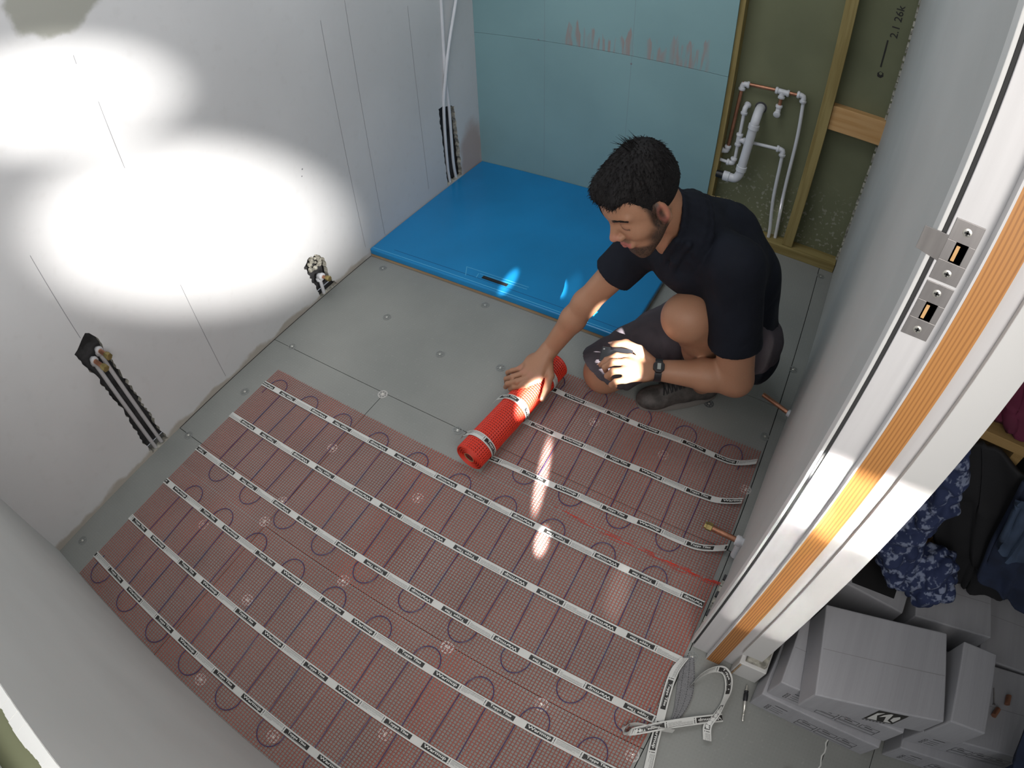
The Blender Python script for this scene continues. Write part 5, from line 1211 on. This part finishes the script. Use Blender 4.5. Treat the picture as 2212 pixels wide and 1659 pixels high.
# shorts
g = Grid((1.10, 1.38, 0.0), (1.86, 2.05, 0.50), 0.0034)
g.cap((1.53, 1.74, .265), (1.595, 1.70, .25), .112, .098, .05)
d = Rk - Rh; e = Rh + d * .955; dn = d / np.linalg.norm(d); up3 = np.array((0, 0, .016)); g.cap(Rh, Rk + dn * .05 + up3, .108, .088, .04, clip=[(e, dn + np.array((0, 0, -.85)))]); g.cap(e, e + dn * .08, .076, .076, 0, '-')
d = Lk - Lh; e = Lh + d * .52; dn = d / np.linalg.norm(d); g.cap(Lh, Lk, .098, .092, .04, clip=[(e, dn)]); g.cap(e, e + dn * .08, .088, .088, 0, '-')
g.cap((1.63, 1.73, .24), (1.665, 1.68, .16), .075, .045, .05)
V_, F_ = g.mesh(); V_ = relax(V_, F_, 3); N_ = vnormals(V_, F_); V_ = V_ + N_ * (vnoise(V_, 12, 1.0) * .005 + np.abs(vnoise(V_, 24, 4.0, (1, 1, .5))) * .007)[:, None]
V_[:, 2] = np.maximum(V_[:, 2], .003)
so_ = link_mesh('shorts', V_, F_, 'shorts', PR)
# shoes
def shoe(toe, heel, nm):
    toe = np.array(toe); heel = np.array(heel); d = (toe - heel); d[2] = 0; L = np.linalg.norm(d); d = d / L; w = np.array((-d[1], d[0], 0)); A = np.stack([d, w, np.array((0, 0, 1))])
    def q(f, l, u): return heel * np.array((1, 1, 0)) + d * f * L + w * l + np.array((0, 0, u))
    g = Grid(np.minimum(toe, heel) * np.array((1, 1, 0)) - np.array((.09, .09, 0.03)), np.maximum(toe, heel) * np.array((1, 1, 0)) + np.array((.09, .09, .17)), 0.0028)
    g.ell(q(.14, 0, .050), (.045, .038, .050), A, 0); g.ell(q(.45, 0, .042), (.085, .040, .042), A, .03); g.ell(q(.80, .004, .032), (.065, .046, .034), A, .03); g.cap(q(.16, 0, .06), q(.22, 0, .105), .036, .036, .02); g.ell(q(.55, 0, .066), (.05, .026, .026), A, .02)
    V_, F_ = g.mesh(); V_ = relax(V_, F_, 2); V_[:, 2] = np.maximum(V_[:, 2], .016); sh_ = link_mesh('shoe', V_, F_, 'shoe', PR)
    mb = MB(); n = 40; ring = []
    for i in range(n):
        a = 2 * math.pi * i / n; f = .5 + .515 * math.cos(a); wd = (.041 + .008 * math.cos(a - .2)) * abs(math.sin(a)) ** .7 * (1 if math.sin(a) > 0 else -1); ring.append((f, wd))
    vs = [Vector(q(f, l, .002)) for f, l in ring] + [Vector(q(f, l * 1.03, .012)) for f, l in ring] + [Vector(q(f, l, .024)) for f, l in ring]
    fs = [(k_ * n + i, k_ * n + (i + 1) % n, (k_ + 1) * n + (i + 1) % n, (k_ + 1) * n + i) for k_ in range(2) for i in range(n)] + [tuple(reversed(range(n))), tuple(2 * n + i for i in range(n))]
    mb.add(vs, fs, 'sole'); mb.build('sole', sh_, smooth=True, label='scuffed grey sole')
    mb = MB()
    for i in range(6):
        f = .44 + i * .05; z = .108 - i * .0055
        mb.tube(smooth_path([q(f, -.026, z - .014), q(f + .02, -.008, z), q(f + .035, .012, z), q(f + .045, .027, z - .014)], 3), .0026, 'black', 6); mb.tube(smooth_path([q(f, .026, z - .014), q(f + .02, .008, z + .002), q(f + .035, -.012, z + .002), q(f + .045, -.027, z - .014)], 3), .0026, 'black', 6)
    mb.build('laces', sh_, smooth=True)
shoe((1.345, 1.490, 0), (1.565, 1.660, 0), 'l')
shoe((1.42, 1.80, 0), (1.62, 1.90, 0), 'r')
# watch on the left wrist
wa = (Le - Lw); wa = wa / np.linalg.norm(wa); wc = Lw + wa * .012; tocam = np.array(CAM) - wc; tn = tocam - wa * (tocam @ wa); tn = tn / np.linalg.norm(tn); tn = tn * .8 + np.array((0, 0, .5)); tn -= wa * (tn @ wa); tn /= np.linalg.norm(tn); tb = np.cross(wa, tn)
mb = MB(); n = 32; vs = []
for i in range(n):
    a = 2 * math.pi * i / n; dv = tn * math.cos(a) + tb * math.sin(a)
    for wv, rv in ((-.010, .0300), (.010, .0305), (.010, .0335), (-.010, .0330)): vs.append(wc + wa * wv + dv * rv)
fs = []
for i in range(n):
    for k_ in range(4): fs.append((4 * i + k_, 4 * i + (k_ + 1) % 4, 4 * ((i + 1) % n) + (k_ + 1) % 4, 4 * ((i + 1) % n) + k_))
mb.add(vs, fs, 'strap'); wt = mb.build('wristwatch', PR, smooth=True)
mb = MB()
def wq(a, b_, c_): return wc + wa * a + tb * b_ + tn * c_
oc = [(math.cos(math.pi * (i + .5) / 4) * 1.08, math.sin(math.pi * (i + .5) / 4) * 1.08) for i in range(8)]
mb.add([wq(a * .0165, b_ * .0175, .028) for a, b_ in oc] + [wq(a * .0155, b_ * .0165, .0405) for a, b_ in oc], [tuple(range(7, -1, -1)), tuple(range(8, 16))] + [(i, (i + 1) % 8, (i + 1) % 8 + 8, i + 8) for i in range(8)], 'strap'); mb.build('watch_case', wt, bevel=.001)
mb = MB(); mb.add([wq(a, b_, .0410) for a, b_ in ((-.005, -.009), (.005, -.009), (.005, .009), (-.005, .009))], [(0, 1, 2, 3)], 'lcd'); mb.build('watch_display', wt, label='grey display')
# phone in the left hand
PH = thing('phone', (1.262, 1.372, .305), 'black phone held in the man\'s sunlit left hand', 'phone')
pc = np.array((1.275, 1.372, .308)); e1 = np.array((.80, .10, .18)); e1 /= np.linalg.norm(e1); e2 = np.array((-.2, .80, .30)); e2 -= e1 * (e1 @ e2); e2 /= np.linalg.norm(e2); e3 = np.cross(e1, e2)
def pq(a, b_, c_): return Vector(pc + e1 * a + e2 * b_ + e3 * c_)
mb = MB(); mb.hexa([pq(-.038, -.026, -.004), pq(.056, -.026, -.004), pq(.056, .022, -.004), pq(-.038, .022, -.004)], [pq(-.038, -.026, .004), pq(.056, -.026, .004), pq(.056, .022, .004), pq(-.038, .022, .004)], 'glass'); mb.build('phone_body', PH, bevel=.002)
mb = MB(); mb.lathe(pq(-.030, .012, .0041), e3, [(0, .0030), (.0005, .0027)], 'steel', 14); mb.build('camera_lens', PH)
